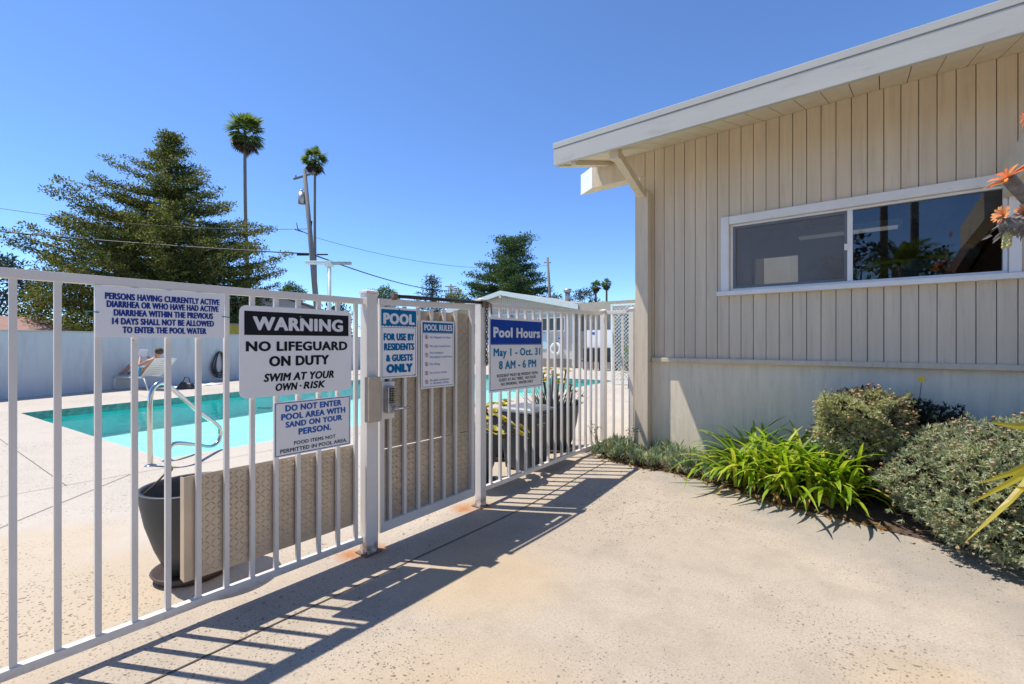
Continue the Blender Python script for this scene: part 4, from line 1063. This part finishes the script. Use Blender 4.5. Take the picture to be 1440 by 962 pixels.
# ------------------------------------------------------------------ trees
def branch_tree(name, label, x, y, prof, H, nb, m, seed, droop=.10, lift=.16, cl=11, nl=24, ls=.30, lw=.09, spread=(.55, .55, .24), base=.08, lean=(0, 0), rt=.35, tip_up=0, inner=.25, group=None, skip=None, tiers=0, fill=0, fill_top=.6, side=0, jit=1.0):
    g = np.random.default_rng(seed); t = thing(name, label, 'tree', (x, y, 0), 0, group)
    zs = np.array([p[0] for p in prof]); rs = np.array([p[1] for p in prof])
    cen = []; wood = MB()
    wood.tube([(lean[0] * f * f, lean[1] * f * f, H * f) for f in (0, .25, .5, .75, 1)], [rt, rt * .8, rt * .55, rt * .3, .03], 8)
    for i in range(nb):
        z = H * (base + (1 - base) * (1 - (1 - (i + .5) / nb) ** 1.15)) ; L = np.interp(z, zs, rs) * g.uniform(.62, 1.10); a = i * 2.39996 + g.uniform(-.5, .5)
        if skip and skip(z, a, g): continue
        if tiers: z = (round(z / H * tiers) + g.uniform(-.22, .22)) * H / tiers; z = min(z, H * .985); L = np.interp(z, zs, rs) * g.uniform(.6, 1.12)
        f = z / H; bx, by = lean[0] * f * f, lean[1] * f * f
        k = max(2, int(cl * (L / max(rs)) + 1.5))
        pth = []
        for j in range(k + 1):
            u = j / k; rr = L * u
            pth.append(np.array([bx + math.cos(a + .2 * u * math.sin(i)) * rr, by + math.sin(a + .2 * u * math.sin(i)) * rr, z + L * (-droop * u + lift * u ** 3) + tip_up * u * u]))
        wood.tube([tuple(p) for p in pth[::max(1, k // 3)]], [max(.012, .012 * L + .02) * (1 - .75 * q / max(1, len(pth[::max(1, k // 3)]) - 1)) for q in range(len(pth[::max(1, k // 3)]))], 5)
        for j in range(1, k + 1):
            if j / k < inner: continue
            w_ = .35 + .5 * j / k
            for r_ in range(1 + (L > 2.5)):
                cen.append(pth[j] + jit * g.standard_normal(3) * np.array([.30, .30, .12]) * w_ * min(1.3, .4 + L * .16) * (0.3 if j == k else 1))
            if side and j < k:      # side twigs carry flat sprays
                sd_ = np.array([-math.sin(a), math.cos(a), 0]) * (1 if j % 2 else -1)
                cen.append(pth[j] + sd_ * side * L * (1.15 - j / k) * g.uniform(.4, 1.0) + np.array([0, 0, -.06 * L * side]))
    for i in range(fill):        # the thick middle of the crown
        z = H * g.uniform(base, fill_top); rr = np.interp(z, zs, rs) * .84 * math.sqrt(g.uniform(.05, 1)); a = g.uniform(0, 6.283)
        cen.append(np.array([math.cos(a) * rr, math.sin(a) * rr, z]))
    wood.build('trunk', M['bark'], t, True)
    q = clumps(g, np.array(cen), spread, nl, ls, lw, .35)
    quads_obj('crown', q, M[m], t)
    return t
branch_tree('redwood_tree', 'big broad redwood with a ragged spire behind the grey wall', -43.6, 11.35,
            [(0, 6.4), (3.5, 7.6), (6, 8.1), (8.6, 8.0), (9.8, 7.6), (10.8, 6.2), (11.6, 4.6), (12.4, 4.1), (13.6, 3.7), (14.4, 2.8), (15.2, 1.7), (16.2, 1.0), (17.3, .4)], 17.4, 250, 'redwood', 11, cl=11, nl=46, ls=.19, lw=.085, spread=(.50, .50, .20), base=.06, rt=.5, lean=(.35, .3), inner=.2, droop=.07, lift=.20, fill=430, fill_top=.58, side=.20, jit=.6, skip=lambda z, a, g: z > 10.6 and g.uniform() < .30)
def round_tree(name, label, x, y, cz, rad, m, seed, n=160, nl=30, ls=.22, lw=.10, sp=.4, cat='tree', group=None, trunk=.18):
    g = np.random.default_rng(seed); t = thing(name, label, cat, (x, y, 0), 0, group)
    rad = np.asarray(rad, float)
    d = unit(g.standard_normal((n, 3))); r = g.uniform(.35, 1.0, n) ** .5
    lump = 1 + .18 * np.sin(d[:, 0] * 5 + seed) * np.cos(d[:, 2] * 4 + seed * 2) + .10 * np.sin(d[:, 1] * 9)
    cen = d * (r * lump)[:, None] * rad + np.array([0, 0, cz])
    cen = cen[cen[:, 2] > .2]
    quads_obj('crown', clumps(g, cen, (sp, sp, sp * .7), nl, ls, lw, .3), M[m], t)
    w_ = MB().tube([(0, 0, 0), (.05, 0, cz * .5), (0, .05, cz)], [trunk, trunk * .8, trunk * .4], 8)
    for k in range(5):
        a = k * 1.3; w_.tube([(0, 0, cz * .55), (math.cos(a) * rad[0] * .35, math.sin(a) * rad[1] * .35, cz), (math.cos(a) * rad[0] * .6, math.sin(a) * rad[1] * .6, cz + rad[2] * .3)], [trunk * .4, trunk * .3, .02], 5)
    w_.build('trunk', M['bark'], t, True)
    return t
round_tree('dark_tree', 'dark rounded tree at the far left behind the fence', -56.6, 3.2, 5.4, (3.6, 3.4, 3.3), 'dark_tree', 21, 170, 36, .30, .12, .55)
round_tree('dark_tree', 'dark low tree filling the gap below the redwood, left side', -47.6, 6.2, 3.4, (3.0, 2.8, 3.0), 'redwood', 22, 150, 34, .28, .10, .5)
round_tree('dark_tree', 'low dark tree below the redwood, right side', -38.3, 14.2, 3.0, (2.4, 2.4, 2.4), 'redwood', 26, 120, 34, .28, .10, .5)
round_tree('round_bush', 'small leafy treetop left of the utility pole', -44.75, 21.84, 6.0, (1.1, 1.1, 1.15), 'bush', 23, 70, 30, .22, .10, .35)
round_tree('round_bush', 'rounded bright green treetop right of the thick gate post', -33.6, 24.35, 5.0, (1.25, 1.25, 1.15), 'bush', 24, 120, 40, .15, .07, .26)
round_tree('round_bush', 'dark ivy covered shrub behind the wall beside the gate post', -23.6, 14.0, 2.0, (.7, .7, 1.5), 'dark_tree', 25, 80, 30, .18, .09, .35)
round_tree('round_bush', 'yellow green bush at the foot of the small utility pole', -43.2, 42.3, 7.2, (1.3, 1.3, 1.2), 'olive', 27, 60, 26, .25, .10, .4)
branch_tree('fir_tree', 'small dark fir between the gate post and the cedar', -45.5, 40.4, [(0, 2.2), (5, 2.5), (7, 2.0), (9, 1.1), (10, .3)], 9.9, 60, 'dark_tree', 31, cl=6, nl=16, ls=.34, lw=.10, spread=(.5, .5, .18), droop=.05, lift=.12)
branch_tree('cedar_tree', 'spreading cedar with flat layered boughs above the pool house', -31.7, 38.5,
            [(0, 4.6), (4, 5.4), (6, 5.3), (7.4, 4.8), (8.3, 3.7), (9.4, 3.1), (10.4, 2.0), (11.4, 1.5), (12.2, 2.0), (12.7, .8)], 12.4, 120, 'cedar', 33, cl=11, nl=42, ls=.26, lw=.09, spread=(.74, .74, .17), droop=.02, lift=.05, base=.18, lean=(.8, .65), tip_up=.3, inner=.25, fill=120, fill_top=.6)
round_tree('oak_tree', 'grey green tree right of the leaning pole, above the pool house wing', -35.15, 61.5, 7.2, (2.3, 2.3, 2.4), 'dark_tree', 35, 70, 26, .34, .12, .5)
round_tree('oak_tree', 'low dark hedge top between the far palms and the clubhouse', -29.4, 55.9, 4.9, (2.4, 2.2, 1.6), 'bush', 36, 70, 26, .28, .12, .5)

def fan_palm(name, label, x, y, H, r, seed, tr=.28, bend=(0, 0), top=(0, 0), n=52, dead=24, group='tall fan palms'):
    g = np.random.default_rng(seed); t = thing(name, label, 'palm tree', (x, y, 0), 0, group)
    MB().tube([(bend[0] * math.sin(f * 3.14) + top[0] * f, bend[1] * math.sin(f * 3.14) + top[1] * f, H * f) for f in [i / 8 for i in range(9)]], [tr * (1.25 - .45 * i / 8) for i in range(9)], 9).build('trunk', M['palm_bark'], t, True)
    for nm, cnt, mm in (('fronds', n, 'palm'), ('dead_fronds', dead, 'palm_dead')):
        Q = []
        for k in range(cnt):
            a = g.uniform(0, 6.283)
            e = g.uniform(-1.0, 1.45) if nm == 'fronds' else g.uniform(-1.5, -.55)
            pl = r * g.uniform(.26, .55) if nm == 'fronds' else r * g.uniform(.25, .42)
            d = np.array([math.cos(a) * math.cos(e), math.sin(a) * math.cos(e), math.sin(e)]); s_ = np.array([-math.sin(a), math.cos(a), 0]); c0 = np.array([top[0], top[1], H]) - (np.array([0, 0, g.uniform(.0, .6) * r * .45]) if nm != 'fronds' else 0)
            c = c0 + d * pl; wv = s_ * .03
            Q.append([c0 - wv, c0 + wv, c + wv, c - wv])
            fl = r * g.uniform(.42, .56)
            for b in np.linspace(-1.2, 1.2, 11):
                bd = d * math.cos(b) + s_ * math.sin(b); bd = bd - np.array([0, 0, .25 * abs(b) + .1]); bd = bd / np.linalg.norm(bd)
                sd = np.cross(bd, np.array([.3, .1, 1])); sd = sd / np.linalg.norm(sd) * fl * .085
                tip = c + bd * fl - np.array([0, 0, .10 * fl])
                Q.append([c, c + bd * fl * .55 + sd, tip, c + bd * fl * .55 - sd])
        quads_obj(nm, np.array(Q), M[mm], t)
    return t
fan_palm('fan_palm', 'taller fan palm with a slightly curved trunk, left of the utility pole', -63.55, 26.0, 28.7, 3.0, 41, .22, (-.3, -.25), (-.87, -.7))
fan_palm('fan_palm', 'fan palm with its crown just above the leaning utility pole', -71.35, 39.0, 30.9, 2.5, 42, .22, (-.2, -.15), (-.36, -.28))
fan_palm('fan_palm', 'tiny distant fan palm nearest the clubhouse corner', -41.85, 81.8, 12.7, 1.3, 43, .22)
fan_palm('fan_palm', 'tiny distant fan palm behind the grey green tree', -43.5, 80.5, 12.3, 1.4, 44, .22)

# ------------------------------------------------------------------ utility poles and wires
t = thing('utility_pole', 'tall leaning utility pole with a transformer can beside the palms', 'utility pole', (-28.36, 15.74, 0))
tp = Vector((-.86, -.69, 12.5))
MB().tube([(0, 0, 0), tp * .5, tp], [.20, .165, .115], 10).build('pole', M['pole_wood'], t, True)
pa = tp * .957; dr = Vector((.78, .62, 0))
mb = MB().bar(pa - dr * .75 + Vector((0, 0, -.1)), pa + dr * .65 + Vector((0, 0, .32)), .10, .10)
for s_ in (-.6, .5): q = pa + dr * s_ + Vector((0, 0, .12 + s_ * .25)); mb.tube([q, q + Vector((0, 0, .18))], .045, 6)
mb.build('crossarm', M['pole_wood'], t)
q = tp * .85 - dr * .33
MB().tube([q + Vector((0, 0, -.36)), q + Vector((0, 0, .36))], .22, 14).tube([q + Vector((.1, 0, .36)), q + Vector((.1, 0, .62))], .04, 6).tube([q + Vector((-.1, 0, .36)), q + Vector((-.1, 0, .6))], .04, 6).build('transformer', M['galv'], t, True)
q = tp * .66
MB().tube([q, q - dr * .8 + Vector((0, 0, .35)), q - dr * .9 + Vector((0, 0, .8))], .03, 6).tube([q - dr * .5 + Vector((0, 0, .2)), q - dr * 1.0 + Vector((0, 0, .35))], .025, 6).tube([q, q + dr * .1 + Vector((0, 0, .9))], .05, 6).build('cable_bracket', M['wire'], t, True)
q = Vector((-.52, -.33, 7.0))
MB().bar(q - dr * 1.0, q - dr * .25, .13, .13).bar(q + dr * .3, q + dr * 1.0, .08, .08).build('splice_box', M['wire'], t)
t = thing('utility_pole', 'small distant utility pole left of the cedar', 'utility pole', (-58.2, 55.9, 0))
MB().tube([(0, 0, 0), (0, 0, 11.4)], [.2, .14], 8).build('pole', M['pole_wood'], t, True); MB().bar((-.9, -.5, 11.0), (.9, .5, 11.0), .12, .12).build('crossarm', M['pole_wood'], t)
t = thing('utility_pole', 'thin leaning pole right of the cedar', 'utility pole', (-24.97, 37.65, 0))
MB().tube([(0, 0, 0), (-.43, -.34, 9.56)], [.17, .12], 8).build('pole', M['pole_wood'], t, True)
MB().bar((-.85, -.35, 9.1), (-.35, .15, 9.1), .07, .07).build('crossarm', M['pole_wood'], t)
def wire(label, a, b, sag, r):
    a = Vector(a); b = Vector(b); pts = [a.lerp(b, i / 24) - Vector((0, 0, sag * 4 * (i / 24) * (1 - i / 24))) for i in range(25)]
    t = MB().tube(pts, r, 5).build('overhead_wire', M['wire'], None, True); tag(t, label, 'wire', 'overhead wires')
wire('thick cable crossing before the redwood to the leaning pole', (-43.65, .96, 8.25), (-28.85, 15.35, 7.03), .15, .042)
wire('cable running from the leaning pole toward the cedar', (-28.83, 15.37, 7.0), (-56.65, 57.1, 10.4), .9, .045)
wire('thin upper wire at the far left of the redwood', (-45.7, 1.9, 10.2), (-28.95, 15.25, 8.64), .5, .018)
wire('fine wire from the leaning pole to the thin pole by the cedar', (-28.95, 15.25, 8.2), (-25.35, 37.35, 8.8), 1.0, .014)

# ------------------------------------------------------------------ houses behind the wall
def house(name, label, c, rot, w_, d_, h_, ridge, wallm, roofm):
    t = thing(name, label, 'house', (c[0], c[1], 0), rot)
    MB().add([(-w_, -d_, 0), (w_, -d_, 0), (w_, d_, 0), (-w_, d_, 0), (-w_, -d_, h_), (w_, -d_, h_), (w_, d_, h_), (-w_, d_, h_), (-w_, 0, ridge - .1), (w_, 0, ridge - .1)],
             [(0, 1, 5, 4), (2, 3, 7, 6), (1, 2, 6, 9, 5), (3, 0, 4, 8, 7)]).build('wall', M[wallm], t)
    e = .45; k = (ridge - h_) / d_; zl = h_ - e * k
    for s_ in (-1, 1):
        MB().add([(-w_ - e, 0, ridge), (w_ + e, 0, ridge), (w_ + e, s_ * (d_ + e), zl), (-w_ - e, s_ * (d_ + e), zl), (-w_ - e, 0, ridge + .12), (w_ + e, 0, ridge + .12), (w_ + e, s_ * (d_ + e), zl + .12), (-w_ - e, s_ * (d_ + e), zl + .12)],
                 [(0, 1, 2, 3), (7, 6, 5, 4), (0, 4, 5, 1), (1, 5, 6, 2), (2, 6, 7, 3), (3, 7, 4, 0)]).build('roof', M[roofm], t)
    for x in (-w_ * .5, w_ * .5): MB().box(x - .6, x + .6, -d_ - .03, -d_ + .01, h_ * .4, h_ * .8).build('window', M['dark_glass'], t)
    return t
house('house', 'house with a low brown red roof behind the wall, far left', (-45.5, 1.2), R(115), 4.0, 3.5, 1.9, 2.95, 'house_wall', 'roof_red')
house('house', 'house with a pale grey gable roof behind the warning sign', (-41.5, 18.6), R(-24), 3.0, 4.4, 3.75, 5.25, 'house_wall', 'roof_grey')
t = thing('shed', 'mustard yellow shed top showing over the wall', 'shed', (-35.0, 13.0, 0), R(110))
MB().box(-.8, .8, -.6, .6, 0, 2.5).build('wall', M['yellow_wall'], t); MB().box(-.9, .9, -.7, .7, 2.501, 2.58).build('roof', M['roof_grey'], t)

# what the window panes mirror: the place behind the camera
fan_palm('fan_palm', 'fan palm trunk mirrored left in the right window pane', .05, -20, 17, 2.6, 51, .15)
fan_palm('fan_palm', 'fan palm trunk mirrored right in the right window pane', 1.2, -20, 18, 2.6, 52, .15)
g_ = np.random.default_rng(77); t = thing('date_palm', 'bushy date palm mirrored low in the right window pane', 'palm tree', (.55, -13.5, 0)); Q = []
for k in range(60):
    a = g_.uniform(0, 6.283); e = g_.uniform(.0, 1.4); L = g_.uniform(1.7, 2.3); d = np.array([math.cos(a) * math.cos(e), math.sin(a) * math.cos(e), math.sin(e)])
    for u in np.linspace(.15, 1, 16):
        p = np.array([0, 0, 4.1]) + d * L * u - np.array([0, 0, .55 * L * u * u]); s_ = np.array([-math.sin(a), math.cos(a), 0])
        for sg in (-1, 1):
            tip = p + s_ * sg * .35 * (1.1 - u * .7) + d * .25 - np.array([0, 0, .08]); wv = d * .03
            Q.append([p - wv, (p + tip) / 2 - wv, tip, (p + tip) / 2 + wv])
quads_obj('crown', np.array(Q), M['palm'], t); MB().tube([(0, 0, 0), (0, 0, 4.1)], [.35, .3], 10).build('trunk', M['palm_bark'], t, True)
for i, (x, y, h, lb) in enumerate(((-.9, -15, 4.6, 'dark shrub mirrored at the left of the right pane'), (1.7, -15.5, 4.3, 'dark shrub mirrored right of the date palm'), (-4.5, -16, 3.8, 'tall dark shrub behind the camera, left'))):
    round_tree('round_bush', lb, x, y, h * .75, (1.5, 1.2, h * .55), 'dark_tree', 60 + i, 60, 24, .22, .10, .35)
t = thing('steep_roofed_house', 'dark brown steep roofed house behind the camera', 'house', (5.2, -7.0, 0))
MB().add([(-3.9, -2.5, 0), (3.9, -2.5, 0), (3.9, 2.5, 0), (-3.9, 2.5, 0), (-3.9, -2.5, 2.4), (3.9, -2.5, 2.4), (3.9, 2.5, 2.4), (-3.9, 2.5, 2.4), (0, -2.5, 10.8), (0, 2.5, 10.8)],
         [(0, 1, 5, 8, 4), (2, 3, 7, 9, 6), (1, 2, 6, 5), (3, 0, 4, 7)]).build('wall', M['brown_roof'], t)
for s_ in (-1, 1):
    MB().add([(0, -3, 11.0), (0, 3, 11.0), (s_ * 4.15, 3, 2.05), (s_ * 4.15, -3, 2.05), (0, -3, 11.25), (0, 3, 11.25), (s_ * 4.35, 3, 2.05), (s_ * 4.35, -3, 2.05)],
             [(0, 1, 2, 3), (7, 6, 5, 4), (0, 4, 5, 1), (1, 5, 6, 2), (2, 6, 7, 3), (3, 7, 4, 0)]).build('roof', M['brown_roof'], t)

# ------------------------------------------------------------------ planting along the wall
def tuft_shrub(name, label, c, rad, n, m, seed, heads, zmin, leaf=(.031, .0072), lobes=(.05, .34), base=.80):
    g = np.random.default_rng(seed); t = thing(name, label, 'shrub', (c[0], c[1], 0)); rad = np.asarray(rad, float); c0 = np.array([0, 0, c[2]])
    d = unit(g.standard_normal((n, 3)) + np.array([0, -.25, .25]))
    lump = base + .035 * g.standard_normal(n)
    for lb in unit(g.standard_normal((34, 3)) + np.array([0, -.3, .3])):
        lump = lump + g.uniform(*lobes) * np.exp(-(1 - d @ lb) / g.uniform(.010, .05))
    thin = g.uniform(0, 1, n) < np.clip((lump - base + .06) * 5, .25, 1); d = d[thin]; lump = lump[thin]
    lump = lump + (g.uniform(0, 1, len(d)) < .05) * g.uniform(.03, .16, len(d))
    p = d * rad * lump[:, None] + c0; keep = (p[:, 2] > zmin) & (p[:, 1] + c[1] < 4.655); p = p[keep]; d = d[keep]
    k = 13
    cc = np.repeat(p, k, axis=0); dd = np.repeat(unit(d / rad), k, axis=0) * .75 + g.standard_normal((len(p) * k, 3)) * .62
    dd[:, 2] += .15
    q = leaves(g, cc - unit(dd) * .006, dd, leaf[0], leaf[1], .3)
    quads_obj('foliage', q, M[m], t)
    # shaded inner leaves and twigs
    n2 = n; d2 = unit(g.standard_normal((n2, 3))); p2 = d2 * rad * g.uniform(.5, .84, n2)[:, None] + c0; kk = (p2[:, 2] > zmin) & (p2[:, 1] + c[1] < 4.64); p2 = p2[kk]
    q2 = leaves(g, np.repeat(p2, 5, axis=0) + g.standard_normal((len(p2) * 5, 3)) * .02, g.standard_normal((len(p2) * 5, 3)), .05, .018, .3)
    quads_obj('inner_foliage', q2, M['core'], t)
    w_ = MB()
    for i in range(70):
        a = p[g.integers(len(p))] if len(p) else c0
        w_.tube([(g.uniform(-.1, .1), g.uniform(-.05, .05), max(.02, zmin - .15)), tuple(a * .5 + c0 * .5 + g.standard_normal(3) * .03), tuple(a)], [.008, .006, .003], 5)
    w_.build('branches', M['twig'], t, True)
    hd = MB(); idx = g.choice(len(p), heads, replace=False)
    for i in idx:
        u = unit(d[i] / rad) + np.array([0, 0, .5]) + g.standard_normal(3) * .25; u = u / np.linalg.norm(u); l = g.uniform(.015, .075); e = p[i] + u * l
        if e[1] + c[1] > 4.66: continue
        hd.tube([tuple(p[i]), tuple(e)], .0013, 3, cap=False); r = g.uniform(.006, .0115); hd.ball(tuple(e), (r, r, r * .8), 6, 4)
    hd.build('seed_heads', M['dry_flower'], t)
    return t
tuft_shrub('daisy_bush', 'big mounded grey green bush with dry seed heads at the right edge', (.92, 4.13, .37), (.97, .70, .49), 15500, 'grey_leaf_cool', 81, 900, .07, lobes=(.04, .19), base=.87)
tuft_shrub('daisy_bush', 'smaller raised grey green bush against the wall above the strap leaves', (-.11, 4.31, .71), (.32, .27, .22), 3600, 'grey_leaf', 82, 300, .46, lobes=(.06, .38), base=.79)
tuft_shrub('daisy_bush', 'dark shaded bush in the eave shadow behind the raised grey bush', (.16, 4.50, .50), (.44, .14, .36), 1900, 'dark_tree', 83, 60, .10)  # darker leaf colour paints in the shade of the gap between bushes
tuft_shrub('daisy_bush', 'grey green bush continuing beyond the right edge', (2.1, 4.15, .40), (.75, .5, .42), 2200, 'grey_leaf_cool', 84, 80, .07)
t = thing('yellow_flower', 'single yellow flower on a bare stalk against the shaded wall', 'flower', (.22, 4.50, .5))
MB().tube([(0, 0, 0), (-.02, -.03, .25), (.0, -.06, .515)], .002, 4).build('stem', M['twig'], t)
mb = MB(); g_ = np.random.default_rng(5); rosette(mb, (0, -.06, .515), .026, 8, .1, g_, .5, (0, -1, .6), rings=1); mb.build('petals', M['flower_yellow'], t)

def agapanthus(label, x, y, z, n, L, seed, m='strap', dead=8):
    g = np.random.default_rng(seed); t = thing('agapanthus', label, 'plant', (x, y, z), 0, 'strap leaved clumps along the bed')
    for nm, cnt, mm in (('leaves', n, m), ('dead_leaves', dead, 'strap_dead')):
        mb = MB()
        for k in range(cnt):
            a = g.uniform(0, 6.283); l = L * g.uniform(.6, 1.12); e0 = g.uniform(.68, 1.42) if nm == 'leaves' else g.uniform(.1, .7); l = l * (1 if nm == 'leaves' else .55); bend = g.uniform(1.2, 2.4) * (1.5 - e0 * .5)
            b0 = Vector((g.normal() * .075, g.normal() * .06, 0)); p = b0.copy(); pts = [p.copy()]; e = e0; a2 = a; ns = 8
            for j in range(ns):
                p = p + Vector((math.cos(a2) * math.cos(e), math.sin(a2) * math.cos(e), math.sin(e))) * l / ns
                p.z = max(p.z, .012 - .05 * (p.length > .3)); p.y = min(p.y, 4.66 - y); pts.append(p.copy()); e -= bend / ns * (.5 + j / ns); a2 += g.uniform(-.07, .07)
            wd = g.uniform(.024, .037)
            mb.ribbon(pts, [wd * f for f in (.75, .9, 1, 1, 1, .95, .8, .55, .08)], Vector((-math.sin(a), math.cos(a), 0)), .28)
        mb.build(nm, M[mm], t)
    return t
zb = lambda x: gz(x, 4.3) + .03
agapanthus('bright strap leaved clump at the left end, next to the blue succulents', -.86, 4.22, zb(-.9), 120, .62, 91, dead=9)
agapanthus('bright strap leaved clump in the middle of the row, with dry orange leaves', -.57, 4.16, zb(-.5), 116, .62, 92, dead=16)
agapanthus('bright strap leaved clump at the right end, touching the big grey bush', -.29, 4.15, zb(-.2), 120, .62, 93, dead=10)
agapanthus('shaded dark strap leaved clump against the wall, left of two', -.86, 4.48, zb(-.9), 60, .62, 94)
agapanthus('shaded dark strap leaved clump against the wall, under the raised bush', -.45, 4.46, zb(-.4), 60, .60, 95)

# blue chalk stick succulents: a low mat
g = np.random.default_rng(101); Q = []; MBc = MB()
pts = []
for i in range(400):
    x = g.uniform(-2.36, -1.02)
    if math.sin(x * 9) * math.sin(i * .7 + x * 4) > .72: continue
    x = x; y0_ = np.interp(x, [p[0] for p in front], [p[1] for p in front]); y = g.uniform(y0_ - .06, 4.66)
    if x < -2.05 and y > 4.52: y -= .15
    pts.append((x, y, gz(x, y) + .03 + g.uniform(.0, .05)))
for (x, y, z) in pts:
    hgt = .02 + .11 * (.5 + .5 * math.sin(x * 11 + y * 7)) * g.uniform(.4, 1.2)
    c = np.array([x, y, z]); k = 16
    dd = g.standard_normal((k, 3)) * .55; dd[:, 2] = np.abs(dd[:, 2]) + .6
    st = c + np.stack([np.zeros(k), np.zeros(k), g.uniform(0, hgt, k)], axis=1) + g.standard_normal((k, 3)) * .012
    Q.append(leaves(g, st, dd, .058, .012, .25))
    st2 = st.copy(); Q.append(leaves(g, st2, dd + g.standard_normal((k, 3)) * .05, .055, .011, .25))
o = quads_obj('chalkstick_succulents', np.concatenate(Q), M['chalk']); tag(o, 'low mat of blue green finger succulents at the foot of the clubhouse corner', 'succulents', kind='stuff')
g = np.random.default_rng(102); Q = []
for i in range(260):
    x = g.uniform(-2.3, .1); y0_ = np.interp(x, [p[0] for p in front], [p[1] for p in front]); y = y0_ + g.normal() * .05
    c = np.array([[x, y, gz(x, y) + .012]]); d_ = g.standard_normal((1, 3)); d_[:, 2] = .12; Q.append(leaves(g, c, d_, .05, .018, .4))
o = quads_obj('dry_leaf_litter', np.concatenate(Q), M['strap_dead']); tag(o, 'dry brown leaves scattered along the bed edge', 'leaf litter', kind='stuff')
for k, (x, y, z, l, lb) in enumerate(((-2.40, 4.50, .10, .34, 'pale dry stalk rising through the fence by the corner post'), (-1.98, 4.48, .12, .30, 'thin dry stalk beside the clubhouse corner post'))):
    t = thing('dry_weed', lb, 'plant', (x, y, z)); mb = MB(); g = np.random.default_rng(k + 8)
    for j in range(5):
        e = (g.uniform(-.12, .06), g.uniform(-.08, .04), l * g.uniform(.6, 1.1)); mb.tube([(0, 0, 0), (e[0] * .4, e[1] * .4, e[2] * .6), e], [.004, .003, .002], 4)
        for q_ in range(4): mb.ball((e[0] + g.normal() * .02, e[1] + g.normal() * .02, e[2] + g.normal() * .02), (.009, .009, .006), 5, 3)
    mb.build('stalks', M['olive'], t)

# near plants whose tips reach in from the right edge
t = thing('flax_plant', 'yellow strap leaves of a flax reaching in from the right edge', 'plant', (1.25, 3.05, 0))
mb = MB(); o_ = Vector((1.25, 3.05, 0)); g = np.random.default_rng(111)
C_, S_ = .7812, .6243
def along(px, py, d):       # a point seen at (px, py) and d metres ahead of the lens
    xc = (px - 720) / 652 * d; return Vector((C_ * xc - S_ * d, S_ * xc + C_ * d, 1.28 - (py - 482) / 652 * d))
for tip, mid, d0 in (((1358, 762), (1420, 705), 2.05), ((1363, 709), (1425, 676), 2.10), ((1376, 680), (1425, 664), 2.2), ((1391, 594), (1425, 599), 2.1), ((1425, 684), (1450, 690), 2.0)):
    a = along(*tip, d0); b = along(*mid, d0 - .02); root = Vector((1.25, 3.05, .05)); c = b + (b - a) * 1.6
    pts = smooth_path([root, root.lerp(c, .6) + Vector((0, 0, .12)), c, b, a], 5); n = len(pts)
    mb.ribbon([p - o_ for p in pts], [.022 + .012 * math.sin(math.pi * min(1, i / n * .9 + .1)) if i < n * .7 else .034 * max(.05, (n - 1 - i) / (n * .32)) for i in range(n)], Vector((.35, .5, .75)), .2)
for k in range(26):
    a = g.uniform(-1.3, 2.2); l = g.uniform(.7, 1.0); e = 1.2; p = Vector((g.normal() * .06, g.normal() * .06, .02)); pts = [p.copy()]
    for j in range(7): p = p + Vector((math.cos(a) * math.cos(e), math.sin(a) * math.cos(e), math.sin(e))) * l / 7; pts.append(p.copy()); e -= .2
    mb.ribbon(pts, [.03, .034, .034, .034, .03, .025, .016, .003], Vector((-math.sin(a), math.cos(a), 0)), .2)
mb.build('leaves', M['yellow_blade'], t)

t = thing('tree_aloe', 'tree aloe with red and orange rosettes reaching in at the right edge', 'plant', (1.50, 2.95, 0))
o_ = Vector((1.50, 2.95, 0)); g = np.random.default_rng(121); d0 = 2.15
A = lambda px, py, d=d0: along(px, py, d) - o_
sm = MB()
sm.tube(smooth_path([(0, 0, 0), (0, 0, .9), A(1530, 360), A(1480, 318), A(1440, 300)], 5), .035, 8)
sm.tube(smooth_path([A(1480, 318), A(1450, 285), A(1428, 262), A(1418, 250)], 5), [.026] * 16, 8)
for i in range(120):   # dead scaly leaves round the stem
    u = g.uniform(0, 1); c = A(1440, 312).lerp(A(1420, 318), u) + Vector(g.standard_normal(3) * .022); dd = Vector((g.normal(), g.normal(), g.normal())).normalized() * .025 + (A(1405, 345) - A(1440, 300)).normalized() * .03
    sm.ribbon([c, c + dd * .6, c + dd], [.014, .012, .002], Vector(g.standard_normal(3)), .3)
sm.tube([A(1470, 320), A(1440, 316), A(1418, 318), A(1408, 312)], [.06, .052, .042, .02], 10)
sm.build('stem', M['aloe_stem'], t, True)
mb = MB()
rosette(mb, A(1416, 250), .085, 8, .15, g, .20, (A(1400, 235) - A(1425, 262)), rings=2)
rosette(mb, A(1448, 160), .06, 7, .15, g, .25, (-1, -.2, .2), rings=2); rosette(mb, A(1446, 268), .06, 7, .2, g, .25, (-1, -.4, .2), rings=1)
mb.ribbon([A(1416, 252), A(1428, 243), A(1446, 231)], [.02, .016, .004], Vector((0, .3, 1)), .3)
mb.ribbon([A(1414, 254), A(1402, 258), A(1386, 263)], [.02, .016, .003], Vector((0, .3, 1)), .3)
mb.build('red_rosettes', M['aloe_red'], t)
for c_ in (A(1411, 302), A(1442, 298)):
    mb = MB(); rosette(mb, c_, .046, 15, .33, g, .27, (-.8, -.7, .3), rings=3); mb.build('orange_rosette', M['aloe_orange'], t)
mb = MB()
for i in range(60):
    u = i / 60; c = A(1419, 314).lerp(A(1415, 348), u); a = i * 2.4; r = .011
    mb.ball((c.x + math.cos(a) * r, c.y + math.sin(a) * r, c.z), (.007, .007, .009), 6, 4)
mb.build('bud_spike', M['aloe_pale'], t, True)
